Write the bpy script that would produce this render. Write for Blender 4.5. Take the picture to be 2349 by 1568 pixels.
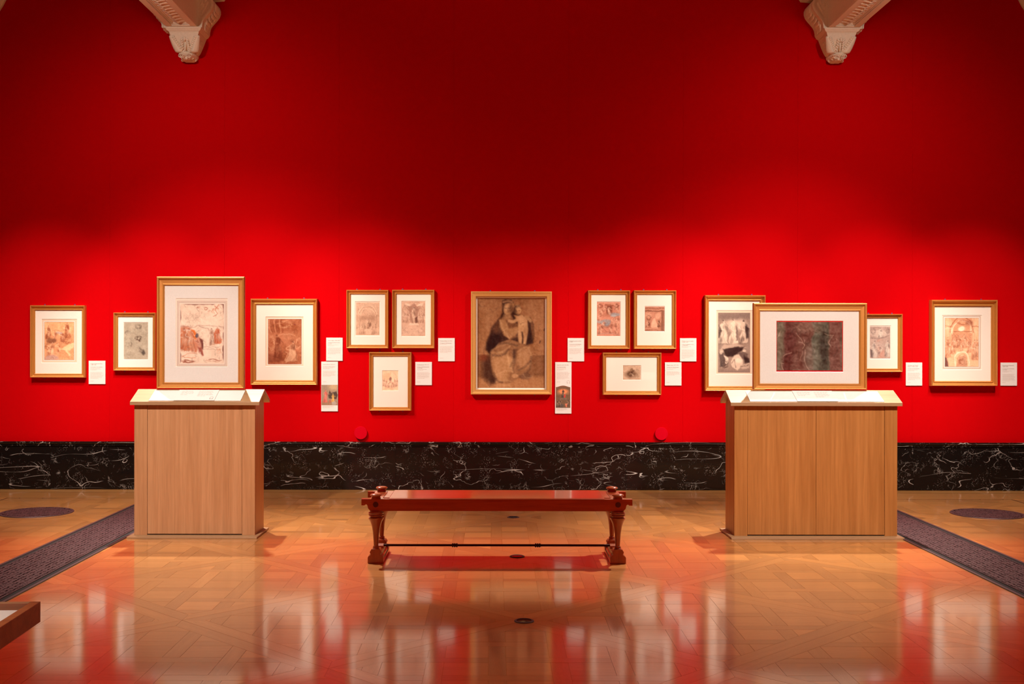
import bpy, bmesh, math, random
import numpy as np
from mathutils import Matrix, Vector

for o in list(bpy.data.objects):
    bpy.data.objects.remove(o)
scene = bpy.context.scene
COL = scene.collection
rnd = random.Random(7)

# ------------------------------------------------------------------ camera
W_PX, H_PX = 2349.0, 1568.0
F = 2650.0                 # focal length in photo pixels
CX, CY = 1136.0, 785.0     # principal point
EYE = 1.55
ROLL = 0.0015
D = 12.19                  # distance to the red wall
cam_data = bpy.data.cameras.new('camera')
cam_data.sensor_fit = 'HORIZONTAL'
cam_data.sensor_width = 36.0
cam_data.lens = F / W_PX * 36.0
cam_data.shift_x = (W_PX / 2 - CX) / W_PX
cam_data.shift_y = (CY - H_PX / 2) / W_PX
cam_data.clip_end = 100
cam = bpy.data.objects.new('camera', cam_data)
COL.objects.link(cam)
cam.matrix_world = Matrix.Translation((0, 0, EYE)) @ Matrix.Rotation(math.pi / 2, 4, 'X') @ Matrix.Rotation(ROLL, 4, 'Z')
scene.camera = cam

# ------------------------------------------------------------------ world and exposure
world = bpy.data.worlds.new('world')
scene.world = world
world.use_nodes = True
world.node_tree.nodes['Background'].inputs[0].default_value = (1.0, 0.85, 0.7, 1)
world.node_tree.nodes['Background'].inputs[1].default_value = 0.02
vs = scene.view_settings
vs.view_transform = 'Standard'
vs.look = 'None'
vs.gamma = 1.0
vs.use_curve_mapping = False
vs.exposure = 0.0

# ------------------------------------------------------------------ ceiling spotlights on the beams
WARM = (1.0, 0.875, 0.765)


def spot(name, loc, target, power, angle, blend=0.5, radius=0.05, color=WARM):
    d = bpy.data.lights.new(name, 'SPOT')
    d.energy = power
    d.color = color
    d.spot_size = math.radians(angle)
    d.spot_blend = blend
    d.shadow_soft_size = radius
    o = bpy.data.objects.new(name, d)
    COL.objects.link(o)
    o.location = loc
    v = Vector(target) - Vector(loc)
    o.rotation_euler = v.to_track_quat('-Z', 'Y').to_euler()
    return o


# wall pictures: tracks under the two beams (X -3.22 and 3.57) and in the neighbouring bays
ZL = 4.66
spot('track_spot', (-4.60, 8.6, ZL), (-4.72, D, 1.5), 640, 31, 0.9)
spot('track_spot', (-3.40, 8.9, ZL), (-3.70, D, 1.5), 616, 32, 0.9)
spot('track_spot', (-3.22, 8.8, ZL), (-2.25, D, 1.5), 616, 32, 0.9)
spot('track_spot', (-3.16, 8.5, ZL), (-1.15, D, 1.45), 836, 30, 0.9)
spot('track_spot', (-3.14, 8.2, ZL), (0.15, D, 1.42), 460, 25, 0.9)
spot('track_spot', (3.49, 8.2, ZL), (0.15, D, 1.42), 680, 25, 0.9)
spot('track_spot', (3.51, 8.5, ZL), (1.45, D, 1.45), 836, 30, 0.9)
spot('track_spot', (3.57, 8.8, ZL), (2.50, D, 1.5), 616, 32, 0.9)
spot('track_spot', (3.75, 8.9, ZL), (4.05, D, 1.5), 616, 32, 0.9)
spot('track_spot', (4.90, 8.6, ZL), (5.02, D, 1.5), 640, 31, 0.9)
# broad wash of the wall under each beam
spot('wash_spot', (-3.22, 9.6, ZL), (-3.2, D, 2.4), 150, 120, 1.0)
spot('wash_spot', (3.57, 9.6, ZL), (3.57, D, 2.4), 150, 120, 1.0)
# lights on the beams for the backs of the free standing pictures and the floor
spot('beam_spot', (-2.68, 10.9, 5.30), (-1.9, 8.9, 0.3), 2100, 48, 0.9)
spot('beam_spot', (3.02, 10.9, 5.30), (2.2, 8.9, 0.3), 2100, 48, 0.9)
# lights for the fronts of the free standing pictures
spot('front_spot', (-2.75, 5.0, 4.8), (-2.40, 9.35, 0.75), 1700, 33, 0.8)
spot('front_spot', (3.05, 5.0, 4.8), (2.55, 9.35, 0.70), 1750, 36, 0.8)
# unseen fill spots added to brighten the floor along the wall
spot('floor_fill_spot', (-3.22, 9.9, ZL), (-2.5, 11.3, 0.0), 520, 95, 1.0)
spot('floor_fill_spot', (3.57, 9.9, ZL), (2.8, 11.3, 0.0), 520, 95, 1.0)
spot('floor_fill_spot', (-4.75, 9.6, ZL), (-4.6, 10.9, 0.0), 560, 62, 1.0)
spot('floor_fill_spot', (5.05, 9.6, ZL), (4.9, 10.9, 0.0), 560, 62, 1.0)
# the opposite wall of the gallery is lit the same way
for wx in (-5.2, -1.8, 2.2, 5.6):
    spot('opposite_spot', (wx, 2.3, ZL), (wx, -1.5, 1.5), 1500, 62, 0.9)
# light over the table case
spot('case_spot', (-2.2, 2.9, 4.9), (-1.75, 2.7, 0.85), 420, 22, 0.6)
# unseen spots added as soft ambient fill, bounced off the ceiling
for ux in (-3.22, 3.57):
    for uy in (5.0, 9.5):
        spot('ambient_fill', (ux - 0.6, uy, 5.6), (ux - 1.2, uy, 8.0), 62, 150, 0.6, 0.1)
        spot('ambient_fill', (ux + 0.6, uy, 5.6), (ux + 1.2, uy, 8.0), 62, 150, 0.6, 0.1)


# ------------------------------------------------------------------ helpers
def P(x, y, Y):
    """photo pixel -> world X, Z on the vertical plane at distance Y"""
    dx, dy = x - CX, y - CY
    dx, dy = dx + ROLL * dy, dy - ROLL * dx
    return dx * Y / F, EYE - dy * Y / F


def lin(c):
    return tuple(((v / 255.0) / 12.92 if v / 255.0 <= 0.04045 else ((v / 255.0 + 0.055) / 1.055) ** 2.4) for v in c)


def tag(o, label=None, cat=None, group=None, kind=None):
    if label: o['label'] = label
    if cat: o['category'] = cat
    if group: o['group'] = group
    if kind: o['kind'] = kind
    return o


def empty(name, loc, label=None, cat=None, group=None, kind=None):
    o = bpy.data.objects.new(name, None)
    o.empty_display_size = 0.1
    COL.objects.link(o)
    o.location = loc
    return tag(o, label, cat, group, kind)


def origin_of(o):
    v = Vector((0, 0, 0))
    while o is not None:
        v += Vector(o.location)
        o = o.parent
    return v


class MB:
    def __init__(self):
        self.v, self.f, self.uv = [], [], None

    def add(self, vs, fs):
        b = len(self.v)
        self.v += [tuple(p) for p in vs]
        self.f += [tuple(i + b for i in f) for f in fs]
        return self

    def box(self, x0, x1, y0, y1, z0, z1):
        return self.add([(x0, y0, z0), (x1, y0, z0), (x1, y1, z0), (x0, y1, z0),
                         (x0, y0, z1), (x1, y0, z1), (x1, y1, z1), (x0, y1, z1)],
                        [(0, 3, 2, 1), (4, 5, 6, 7), (0, 1, 5, 4), (1, 2, 6, 5), (2, 3, 7, 6), (3, 0, 4, 7)])

    def prism(self, pts, fn, a, b):
        """extrude polygon pts (u,v) between parameters a and b with fn(u,v,t)->xyz"""
        n = len(pts)
        vs = [fn(u, w, a) for u, w in pts] + [fn(u, w, b) for u, w in pts]
        fs = [tuple(range(n - 1, -1, -1)), tuple(range(n, 2 * n))]
        for i in range(n):
            j = (i + 1) % n
            fs.append((i, j, j + n, i + n))
        return self.add(vs, fs)

    def lathe(self, prof, cx, cy, n=24, axis='Z'):
        vs, fs = [], []
        m = len(prof)
        for k in range(n):
            a = 2 * math.pi * k / n
            for r, z in prof:
                if axis == 'Z':
                    vs.append((cx + r * math.cos(a), cy + r * math.sin(a), z))
                elif axis == 'Y':      # cx = X, cy = Z, z = Y
                    vs.append((cx + r * math.cos(a), z, cy + r * math.sin(a)))
                else:                   # axis X: cx = Y, cy = Z
                    vs.append((z, cx + r * math.cos(a), cy + r * math.sin(a)))
        for k in range(n):
            k2 = (k + 1) % n
            for i in range(m - 1):
                fs.append((k * m + i, k2 * m + i, k2 * m + i + 1, k * m + i + 1))
        fs.append(tuple(k * m for k in range(n)))
        fs.append(tuple(k * m + m - 1 for k in range(n)))
        return self.add(vs, fs)

    def ellipsoid(self, c, r, rot=None, n=10, m=6):
        vs, fs = [], []
        R = rot or Matrix.Identity(3)
        for i in range(m + 1):
            th = math.pi * i / m
            for k in range(n):
                ph = 2 * math.pi * k / n
                p = R @ Vector((r[0] * math.sin(th) * math.cos(ph), r[1] * math.sin(th) * math.sin(ph), r[2] * math.cos(th)))
                vs.append((c[0] + p[0], c[1] + p[1], c[2] + p[2]))
        for i in range(m):
            for k in range(n):
                k2 = (k + 1) % n
                fs.append((i * n + k, (i + 1) * n + k, (i + 1) * n + k2, i * n + k2))
        return self.add(vs, fs)

    def tube(self, pts, r, n=8):
        vs, fs = [], []
        L = len(pts)
        for i, p in enumerate(pts):
            p = Vector(p)
            a = Vector(pts[max(i - 1, 0)]); b = Vector(pts[min(i + 1, L - 1)])
            t = (b - a).normalized()
            up = Vector((0, 0, 1)) if abs(t.z) < 0.9 else Vector((1, 0, 0))
            s = t.cross(up).normalized(); u = s.cross(t)
            rr = r[i] if isinstance(r, (list, tuple)) else r
            for k in range(n):
                a_ = 2 * math.pi * k / n
                vs.append(p + (s * math.cos(a_) + u * math.sin(a_)) * rr)
        for i in range(L - 1):
            for k in range(n):
                k2 = (k + 1) % n
                fs.append((i * n + k, i * n + k2, (i + 1) * n + k2, (i + 1) * n + k))
        fs.append(tuple(range(n - 1, -1, -1)))
        fs.append(tuple(range((L - 1) * n, L * n)))
        return self.add(vs, fs)

    def mesh(self, name, org=(0, 0, 0)):
        me = bpy.data.meshes.new(name)
        ox, oy, oz = org
        me.from_pydata([(x - ox, y - oy, z - oz) for x, y, z in self.v], [], self.f)
        return me

    def build(self, name, mat, parent=None, smooth=False, bevel=0.0, label=None, cat=None, group=None, kind=None, fix=True, loc=None):
        org = origin_of(parent) if parent else Vector((0, 0, 0))
        if loc is not None:
            org = Vector(loc)
        me = self.mesh(name, org)
        if fix:
            bm = bmesh.new(); bm.from_mesh(me)
            bmesh.ops.recalc_face_normals(bm, faces=bm.faces)
            bm.to_mesh(me); bm.free()
        me.materials.append(mat)
        if smooth:
            for p in me.polygons: p.use_smooth = True
            if smooth is not True:
                try: me.set_sharp_from_angle(angle=math.radians(smooth))
                except Exception: pass
        o = bpy.data.objects.new(name, me)
        COL.objects.link(o)
        if parent:
            o.parent = parent
        if loc is not None:
            o.location = org - (origin_of(parent) if parent else Vector((0, 0, 0)))
        if bevel:
            b = o.modifiers.new('bevel', 'BEVEL'); b.width = bevel; b.segments = 2; b.limit_method = 'ANGLE'
        return tag(o, label, cat, group, kind)


# ------------------------------------------------------------------ materials
def new_mat(name):
    m = bpy.data.materials.new(name)
    m.use_nodes = True
    nt = m.node_tree
    return m, nt, nt.nodes['Principled BSDF']


def N(nt, t, **kw):
    n = nt.nodes.new(t)
    for k, v in kw.items():
        setattr(n, k, v)
    return n


def plain(name, col, rough=0.6, metal=0.0, bump=0.0, bscale=200.0, coat=0.0, spec=0.5):
    m, nt, b = new_mat(name)
    b.inputs['Base Color'].default_value = (*col, 1)
    b.inputs['Roughness'].default_value = rough
    b.inputs['Metallic'].default_value = metal
    b.inputs['Coat Weight'].default_value = coat
    b.inputs['Specular IOR Level'].default_value = spec
    tc = N(nt, 'ShaderNodeTexCoord')
    no = N(nt, 'ShaderNodeTexNoise'); no.inputs['Scale'].default_value = bscale; no.inputs['Detail'].default_value = 3
    nt.links.new(tc.outputs['Object'], no.inputs['Vector'])
    mx = N(nt, 'ShaderNodeMixRGB', blend_type='MULTIPLY'); mx.inputs[0].default_value = 0.18
    mx.inputs[1].default_value = (*col, 1)
    nt.links.new(no.outputs['Fac'], mx.inputs[2])
    nt.links.new(mx.outputs[0], b.inputs['Base Color'])
    if bump:
        bu = N(nt, 'ShaderNodeBump'); bu.inputs['Strength'].default_value = bump; bu.inputs['Distance'].default_value = 0.002
        nt.links.new(no.outputs['Fac'], bu.inputs['Height'])
        nt.links.new(bu.outputs[0], b.inputs['Normal'])
    return m


def wood(name, light, dark, rough=0.4, scale=(1, 1, 1), uv=False, tone=False, coat=0.0, fine=1.0, contrast=1.0, bump=0.05, spec=0.5):
    m, nt, b = new_mat(name)
    L = nt.links.new
    tc = N(nt, 'ShaderNodeTexCoord')
    mp = N(nt, 'ShaderNodeMapping'); mp.inputs['Scale'].default_value = scale
    L(tc.outputs['UV' if uv else 'Object'], mp.inputs['Vector'])
    n1 = N(nt, 'ShaderNodeTexNoise'); n1.inputs['Scale'].default_value = 1.0 * fine; n1.inputs['Detail'].default_value = 5; n1.inputs['Distortion'].default_value = 0.6
    L(mp.outputs[0], n1.inputs['Vector'])
    n2 = N(nt, 'ShaderNodeTexNoise'); n2.inputs['Scale'].default_value = 7.0 * fine; n2.inputs['Detail'].default_value = 3
    L(mp.outputs[0], n2.inputs['Vector'])
    r = N(nt, 'ShaderNodeValToRGB')
    r.color_ramp.elements[0].position = 0.5 - 0.2 / contrast; r.color_ramp.elements[0].color = (*dark, 1)
    r.color_ramp.elements[1].position = 0.5 + 0.2 / contrast; r.color_ramp.elements[1].color = (*light, 1)
    L(n1.outputs['Fac'], r.inputs[0])
    mx = N(nt, 'ShaderNodeMixRGB', blend_type='MULTIPLY'); mx.inputs[0].default_value = 0.35
    L(r.outputs[0], mx.inputs[1]); L(n2.outputs['Fac'], mx.inputs[2])
    gm = N(nt, 'ShaderNodeMixRGB', blend_type='MULTIPLY'); gm.inputs[0].default_value = 1.0
    gm.inputs[2].default_value = (1.2, 1.2, 1.2, 1)
    L(mx.outputs[0], gm.inputs[1])
    out = gm.outputs[0]
    if tone:
        at = N(nt, 'ShaderNodeAttribute'); at.attribute_name = 'tone'
        m2 = N(nt, 'ShaderNodeMixRGB', blend_type='MULTIPLY'); m2.inputs[0].default_value = 1.0
        L(out, m2.inputs[1]); L(at.outputs['Color'], m2.inputs[2])
        out = m2.outputs[0]
    L(out, b.inputs['Base Color'])
    b.inputs['Roughness'].default_value = rough
    b.inputs['Coat Weight'].default_value = coat
    b.inputs['Coat Roughness'].default_value = 0.09
    b.inputs['Specular IOR Level'].default_value = spec
    if bump:
        bu = N(nt, 'ShaderNodeBump'); bu.inputs['Strength'].default_value = bump; bu.inputs['Distance'].default_value = 0.003
        L(n2.outputs['Fac'], bu.inputs['Height']); L(bu.outputs[0], b.inputs['Normal'])
    return m


def make_wall_mat():
    m, nt, b = new_mat('red_fabric')
    L = nt.links.new
    tc = N(nt, 'ShaderNodeTexCoord')
    n = N(nt, 'ShaderNodeTexNoise'); n.inputs['Scale'].default_value = 900; n.inputs['Detail'].default_value = 2
    L(tc.outputs['Object'], n.inputs['Vector'])
    r = N(nt, 'ShaderNodeValToRGB')
    r.color_ramp.elements[0].position = 0.3; r.color_ramp.elements[0].color = (0.44, 0.0003, 0.0016, 1)
    r.color_ramp.elements[1].position = 0.7; r.color_ramp.elements[1].color = (0.50, 0.0005, 0.0025, 1)
    L(n.outputs['Fac'], r.inputs[0]); L(r.outputs[0], b.inputs['Base Color'])
    b.inputs['Roughness'].default_value = 0.95
    b.inputs['Specular IOR Level'].default_value = 0.02
    bu = N(nt, 'ShaderNodeBump'); bu.inputs['Strength'].default_value = 0.15; bu.inputs['Distance'].default_value = 0.001
    L(n.outputs['Fac'], bu.inputs['Height']); L(bu.outputs[0], b.inputs['Normal'])
    return m


def make_marble():
    m, nt, b = new_mat('black_marble')
    L = nt.links.new
    tc = N(nt, 'ShaderNodeTexCoord')
    oi = N(nt, 'ShaderNodeObjectInfo')
    add = N(nt, 'ShaderNodeVectorMath', operation='ADD')
    sc = N(nt, 'ShaderNodeVectorMath', operation='SCALE'); sc.inputs['Scale'].default_value = 37.0
    cb = N(nt, 'ShaderNodeCombineXYZ')
    L(oi.outputs['Random'], cb.inputs[0]); L(oi.outputs['Random'], cb.inputs[2])
    L(cb.outputs[0], sc.inputs[0])
    L(tc.outputs['Object'], add.inputs[0]); L(sc.outputs[0], add.inputs[1])
    base = add.outputs[0]

    def warp(scale, amt, rot, stretch):
        mp = N(nt, 'ShaderNodeMapping')
        mp.inputs['Rotation'].default_value = (0, rot, 0); mp.inputs['Scale'].default_value = stretch
        L(base, mp.inputs['Vector'])
        n = N(nt, 'ShaderNodeTexNoise'); n.inputs['Scale'].default_value = scale; n.inputs['Detail'].default_value = 4
        L(mp.outputs[0], n.inputs['Vector'])
        s = N(nt, 'ShaderNodeVectorMath', operation='SCALE'); s.inputs['Scale'].default_value = amt
        L(n.outputs['Color'], s.inputs[0])
        a = N(nt, 'ShaderNodeVectorMath', operation='ADD')
        L(mp.outputs[0], a.inputs[0]); L(s.outputs[0], a.inputs[1])
        return a.outputs[0]

    def vein(vec, scale, width, gate_scale, gate_lo, gate_hi):
        v = N(nt, 'ShaderNodeTexVoronoi', feature='DISTANCE_TO_EDGE'); v.inputs['Scale'].default_value = scale
        L(vec, v.inputs['Vector'])
        mr = N(nt, 'ShaderNodeMapRange'); mr.inputs['From Min'].default_value = 0.0; mr.inputs['From Max'].default_value = width
        mr.inputs['To Min'].default_value = 1.0; mr.inputs['To Max'].default_value = 0.0
        L(v.outputs['Distance'], mr.inputs['Value'])
        g = N(nt, 'ShaderNodeTexNoise'); g.inputs['Scale'].default_value = gate_scale; g.inputs['Detail'].default_value = 2
        L(base, g.inputs['Vector'])
        gr = N(nt, 'ShaderNodeMapRange'); gr.inputs['From Min'].default_value = gate_lo; gr.inputs['From Max'].default_value = gate_hi
        L(g.outputs['Fac'], gr.inputs['Value'])
        mu = N(nt, 'ShaderNodeMath', operation='MULTIPLY')
        L(mr.outputs[0], mu.inputs[0]); L(gr.outputs[0], mu.inputs[1])
        return mu.outputs[0]

    def contour(rot, stretch, scale, width, gate_scale, lo, hi, detail=3.0, dist=0.3):
        mp = N(nt, 'ShaderNodeMapping')
        mp.inputs['Rotation'].default_value = (0, rot, 0); mp.inputs['Scale'].default_value = stretch
        L(base, mp.inputs['Vector'])
        n = N(nt, 'ShaderNodeTexNoise'); n.inputs['Scale'].default_value = scale; n.inputs['Detail'].default_value = detail; n.inputs['Distortion'].default_value = dist
        L(mp.outputs[0], n.inputs['Vector'])
        sb = N(nt, 'ShaderNodeMath', operation='SUBTRACT'); sb.inputs[1].default_value = 0.5; L(n.outputs['Fac'], sb.inputs[0])
        ab = N(nt, 'ShaderNodeMath', operation='ABSOLUTE'); L(sb.outputs[0], ab.inputs[0])
        mr = N(nt, 'ShaderNodeMapRange'); mr.inputs['From Max'].default_value = width
        mr.inputs['To Min'].default_value = 1.0; mr.inputs['To Max'].default_value = 0.0
        L(ab.outputs[0], mr.inputs['Value'])
        g = N(nt, 'ShaderNodeTexNoise'); g.inputs['Scale'].default_value = gate_scale; g.inputs['Detail'].default_value = 2
        L(mp.outputs[0], g.inputs['Vector'])
        gr = N(nt, 'ShaderNodeMapRange'); gr.inputs['From Min'].default_value = lo; gr.inputs['From Max'].default_value = hi
        L(g.outputs['Fac'], gr.inputs['Value'])
        mu = N(nt, 'ShaderNodeMath', operation='MULTIPLY')
        L(mr.outputs[0], mu.inputs[0]); L(gr.outputs[0], mu.inputs[1])
        return mu.outputs[0]

    c1 = contour(0.12, (1.0, 1, 1.9), 1.6, 0.0040, 3.1, 0.50, 0.62)
    c2 = contour(-0.75, (0.6, 1, 3.6), 1.3, 0.0032, 2.7, 0.49, 0.62, 1.5, 0.1)
    c3 = contour(0.9, (1.0, 1, 1.6), 5.0, 0.010, 5.0, 0.54, 0.70)
    v0 = vein(warp(9.0, 0.25, 0.9, (1.0, 1, 1.0)), 17.0, 0.05, 7.0, 0.58, 0.74)
    mA = N(nt, 'ShaderNodeMath', operation='MAXIMUM'); L(c1, mA.inputs[0]); L(c2, mA.inputs[1])
    w1 = vein(warp(3.0, 0.5, 0.3, (0.8, 1, 1.6)), 2.0, 0.008, 2.3, 0.52, 0.66)
    mB = N(nt, 'ShaderNodeMath', operation='MAXIMUM'); L(mA.outputs[0], mB.inputs[0]); L(w1, mB.inputs[1])
    v1, v2, v3 = mB.outputs[0], c3, v0
    mx1 = N(nt, 'ShaderNodeMath', operation='MAXIMUM'); L(v1, mx1.inputs[0]); L(v2, mx1.inputs[1])
    h = N(nt, 'ShaderNodeMath', operation='MULTIPLY'); h.inputs[1].default_value = 0.55; L(v3, h.inputs[0])
    mx2 = N(nt, 'ShaderNodeMath', operation='MAXIMUM'); L(mx1.outputs[0], mx2.inputs[0]); L(h.outputs[0], mx2.inputs[1])
    # white specks
    vo = N(nt, 'ShaderNodeTexVoronoi'); vo.inputs['Scale'].default_value = 90
    L(base, vo.inputs['Vector'])
    sp = N(nt, 'ShaderNodeMapRange'); sp.inputs['From Min'].default_value = 0.10; sp.inputs['From Max'].default_value = 0.24
    sp.inputs['To Min'].default_value = 1; sp.inputs['To Max'].default_value = 0
    L(vo.outputs['Distance'], sp.inputs['Value'])
    g = N(nt, 'ShaderNodeTexNoise'); g.inputs['Scale'].default_value = 6; g.inputs['Detail'].default_value = 3
    L(base, g.inputs['Vector'])
    gr = N(nt, 'ShaderNodeMapRange'); gr.inputs['From Min'].default_value = 0.52; gr.inputs['From Max'].default_value = 0.66
    L(g.outputs['Fac'], gr.inputs['Value'])
    mu = N(nt, 'ShaderNodeMath', operation='MULTIPLY'); L(sp.outputs[0], mu.inputs[0]); L(gr.outputs[0], mu.inputs[1])
    mx3 = N(nt, 'ShaderNodeMath', operation='MAXIMUM'); L(mx2.outputs[0], mx3.inputs[0]); L(mu.outputs[0], mx3.inputs[1])
    r = N(nt, 'ShaderNodeValToRGB')
    r.color_ramp.elements[0].position = 0.0; r.color_ramp.elements[0].color = (0.007, 0.0048, 0.004, 1)
    r.color_ramp.elements[1].position = 1.0; r.color_ramp.elements[1].color = (0.55, 0.50, 0.46, 1)
    L(mx3.outputs[0], r.inputs[0]); L(r.outputs[0], b.inputs['Base Color'])
    b.inputs['Roughness'].default_value = 0.07
    b.inputs['Specular IOR Level'].default_value = 0.25
    return m


def make_drawing():
    m, nt, b = new_mat('drawn_paper')
    at = N(nt, 'ShaderNodeAttribute'); at.attribute_name = 'ink'
    nt.links.new(at.outputs['Color'], b.inputs['Base Color'])
    b.inputs['Roughness'].default_value = 0.85
    b.inputs['Specular IOR Level'].default_value = 0.1
    return m


def make_glass():
    m, nt, b = new_mat('picture_glass')
    nt.nodes.remove(b)
    out = nt.nodes['Material Output']
    tr = N(nt, 'ShaderNodeBsdfTransparent')
    gl = N(nt, 'ShaderNodeBsdfGlossy'); gl.inputs['Roughness'].default_value = 0.02
    lw = N(nt, 'ShaderNodeLayerWeight'); lw.inputs['Blend'].default_value = 0.5
    pw = N(nt, 'ShaderNodeMath', operation='POWER'); pw.inputs[1].default_value = 5.0
    nt.links.new(lw.outputs['Facing'], pw.inputs[0])
    fr = N(nt, 'ShaderNodeMapRange'); fr.inputs['To Min'].default_value = 0.03; fr.inputs['To Max'].default_value = 1.0
    nt.links.new(pw.outputs[0], fr.inputs['Value'])
    mx = N(nt, 'ShaderNodeMixShader')
    nt.links.new(fr.outputs[0], mx.inputs[0]); nt.links.new(tr.outputs[0], mx.inputs[1]); nt.links.new(gl.outputs[0], mx.inputs[2])
    nt.links.new(mx.outputs[0], out.inputs['Surface'])
    return m


M = {}
M['red'] = make_wall_mat()
M['red_cover'] = plain('red_cover', (0.54, 0.001, 0.010), 0.95, spec=0.03)
M['marble'] = make_marble()
M['draw'] = make_drawing()
M['glass'] = make_glass()
M['parquet'] = wood('oak_parquet', (0.62, 0.285, 0.088), (0.52, 0.222, 0.06), 0.3, (3, 40, 1), uv=True, tone=True, bump=0.03, coat=1.0, contrast=0.7)
M['parquet_base'] = wood('oak_boards', (0.55, 0.29, 0.11), (0.45, 0.22, 0.075), 0.22, (1.2, 12, 1), bump=0.03)
M['inlay'] = plain('walnut_inlay', (0.05, 0.02, 0.01), 0.95, spec=0.05)
M['veneer_a'] = wood('pale_oak_veneer', (0.53, 0.27, 0.125), (0.42, 0.195, 0.08), 0.42, (26, 26, 0.8), bump=0.03)
M['veneer_b'] = wood('golden_oak_veneer', (0.46, 0.19, 0.048), (0.34, 0.125, 0.025), 0.42, (26, 26, 0.8), bump=0.03)
M['veneer_h'] = wood('oak_edging', (0.42, 0.25, 0.125), (0.34, 0.19, 0.09), 0.42, (0.8, 26, 26), bump=0.03)
M['bench'] = wood('polished_mahogany', (0.46, 0.078, 0.014), (0.33, 0.045, 0.008), 0.28, (2, 40, 40), coat=0.8, bump=0.0)
M['bench_leg'] = wood('turned_mahogany', (0.44, 0.095, 0.018), (0.31, 0.055, 0.01), 0.28, (25, 25, 3), coat=0.8, bump=0.0)
M['bench_dark'] = plain('dark_plug_wood', (0.06, 0.012, 0.006), 0.3, coat=0.4)
M['rod'] = plain('dark_metal_rod', (0.055, 0.02, 0.016), 0.35, 0.4)
M['case'] = wood('case_oak', (0.42, 0.14, 0.04), (0.28, 0.075, 0.02), 0.45, (3, 30, 30))
M['case_in'] = plain('case_lining', (0.86, 0.83, 0.78), 0.8)
M['gold'] = plain('gilt_moulding', (0.62, 0.262, 0.055), 0.42, 0.45, bump=0.25, bscale=120)
M['gold_pale'] = plain('pale_gilt_moulding', (0.70, 0.36, 0.10), 0.42, 0.4, bump=0.25, bscale=120)
M['mat'] = plain('cream_mount_board', (0.86, 0.76, 0.66), 0.9, spec=0.1)
M['mat_cool'] = plain('white_mount_board', (0.88, 0.82, 0.75), 0.9, spec=0.1)
M['mat_grey'] = plain('grey_white_mount_board', (0.74, 0.69, 0.635), 0.9, spec=0.1)
M['bevel'] = plain('mount_bevel', (0.95, 0.90, 0.80), 0.9)
M['paper'] = plain('toned_mount_paper', (0.80, 0.58, 0.42), 0.9)
M['paper_pale'] = plain('pale_mount_paper', (0.82, 0.66, 0.54), 0.9)
M['rule'] = plain('ruled_ink_line', (0.30, 0.20, 0.16), 0.9)
M['rule_white'] = plain('ruled_white_line', (0.93, 0.88, 0.8), 0.9)
M['backing'] = plain('backing_board', (0.30, 0.22, 0.15), 0.9)
M['plate'] = plain('hanging_plate', (0.16, 0.05, 0.14), 0.5, 0.3)
M['card'] = plain('white_card', (0.76, 0.715, 0.675), 0.8, spec=0.2)
M['ink'] = plain('printed_ink', (0.34, 0.23, 0.19), 0.9)
M['ink_pale'] = plain('pale_printed_ink', (0.54, 0.44, 0.38), 0.9)
M['board'] = plain('white_text_board', (0.90, 0.88, 0.85), 0.6)
M['iron'] = plain('cast_iron', (0.085, 0.05, 0.055), 0.5, 0.5, bump=0.2, bscale=300)
M['dark'] = plain('grate_shade', (0.012, 0.006, 0.006), 0.9)  # near-black colour painting the shade below the grille openings
M['lens'] = plain('uplight_glass', (0.03, 0.025, 0.025), 0.08, 0.2)
M['plaster'] = plain('cream_plaster', (0.82, 0.70, 0.54), 0.75, bump=0.1, bscale=60)
M['skirt'] = plain('dark_joint', (0.02, 0.012, 0.01), 0.7)

# ================================================================== the room
RX0, RX1, RY0, ZC = -11.0, 11.3, -1.5, 7.9
floor = MB().box(RX0, RX1, RY0, D + 0.3, -0.25, -0.003).build('floor', M['parquet_base'], label='polished oak parquet floor of diagonal woven panels', kind='structure')
MB().box(RX0, RX1, RY0, D + 0.3, ZC, ZC + 0.2).build('ceiling', M['plaster'], label='cream plaster ceiling high above the gallery', kind='structure')
MB().box(RX0 - 0.2, RX0, RY0, D + 0.3, -0.25, ZC + 0.2).build('wall_left', M['red'], label='red side wall far to the left', kind='structure')
MB().box(RX1, RX1 + 0.2, RY0, D + 0.3, -0.25, ZC + 0.2).build('wall_right', M['red'], label='red side wall far to the right', kind='structure')
MB().box(RX0 - 0.2, RX1 + 0.2, RY0 - 0.2, RY0, -0.25, ZC + 0.2).build('wall_front', M['red'], label='red wall facing the pictures', kind='structure')
wall = MB().box(RX0, RX1, D + 0.006, D + 0.3, -0.003, ZC).build('wall_back', M['red'], label='tall red fabric covered wall behind the pictures', kind='structure')

# fabric widths, 263 photo pixels each
SW = D / F
z_dado = P(1174, 1012.5, D)[1]
fab_w = 263 * SW
x_seam = (1303.5 - CX) * SW
k0 = int((RX0 - x_seam) / fab_w); k1 = int((RX1 - x_seam) / fab_w)
for k in range(k0, k1):
    a = x_seam + k * fab_w + 0.0003; b = a + fab_w - 0.0006
    MB().box(a, b, D, D + 0.006, z_dado - 0.02, ZC - 0.02).build('fabric_panel', M['red'], wall, bevel=0.0008)

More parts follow.
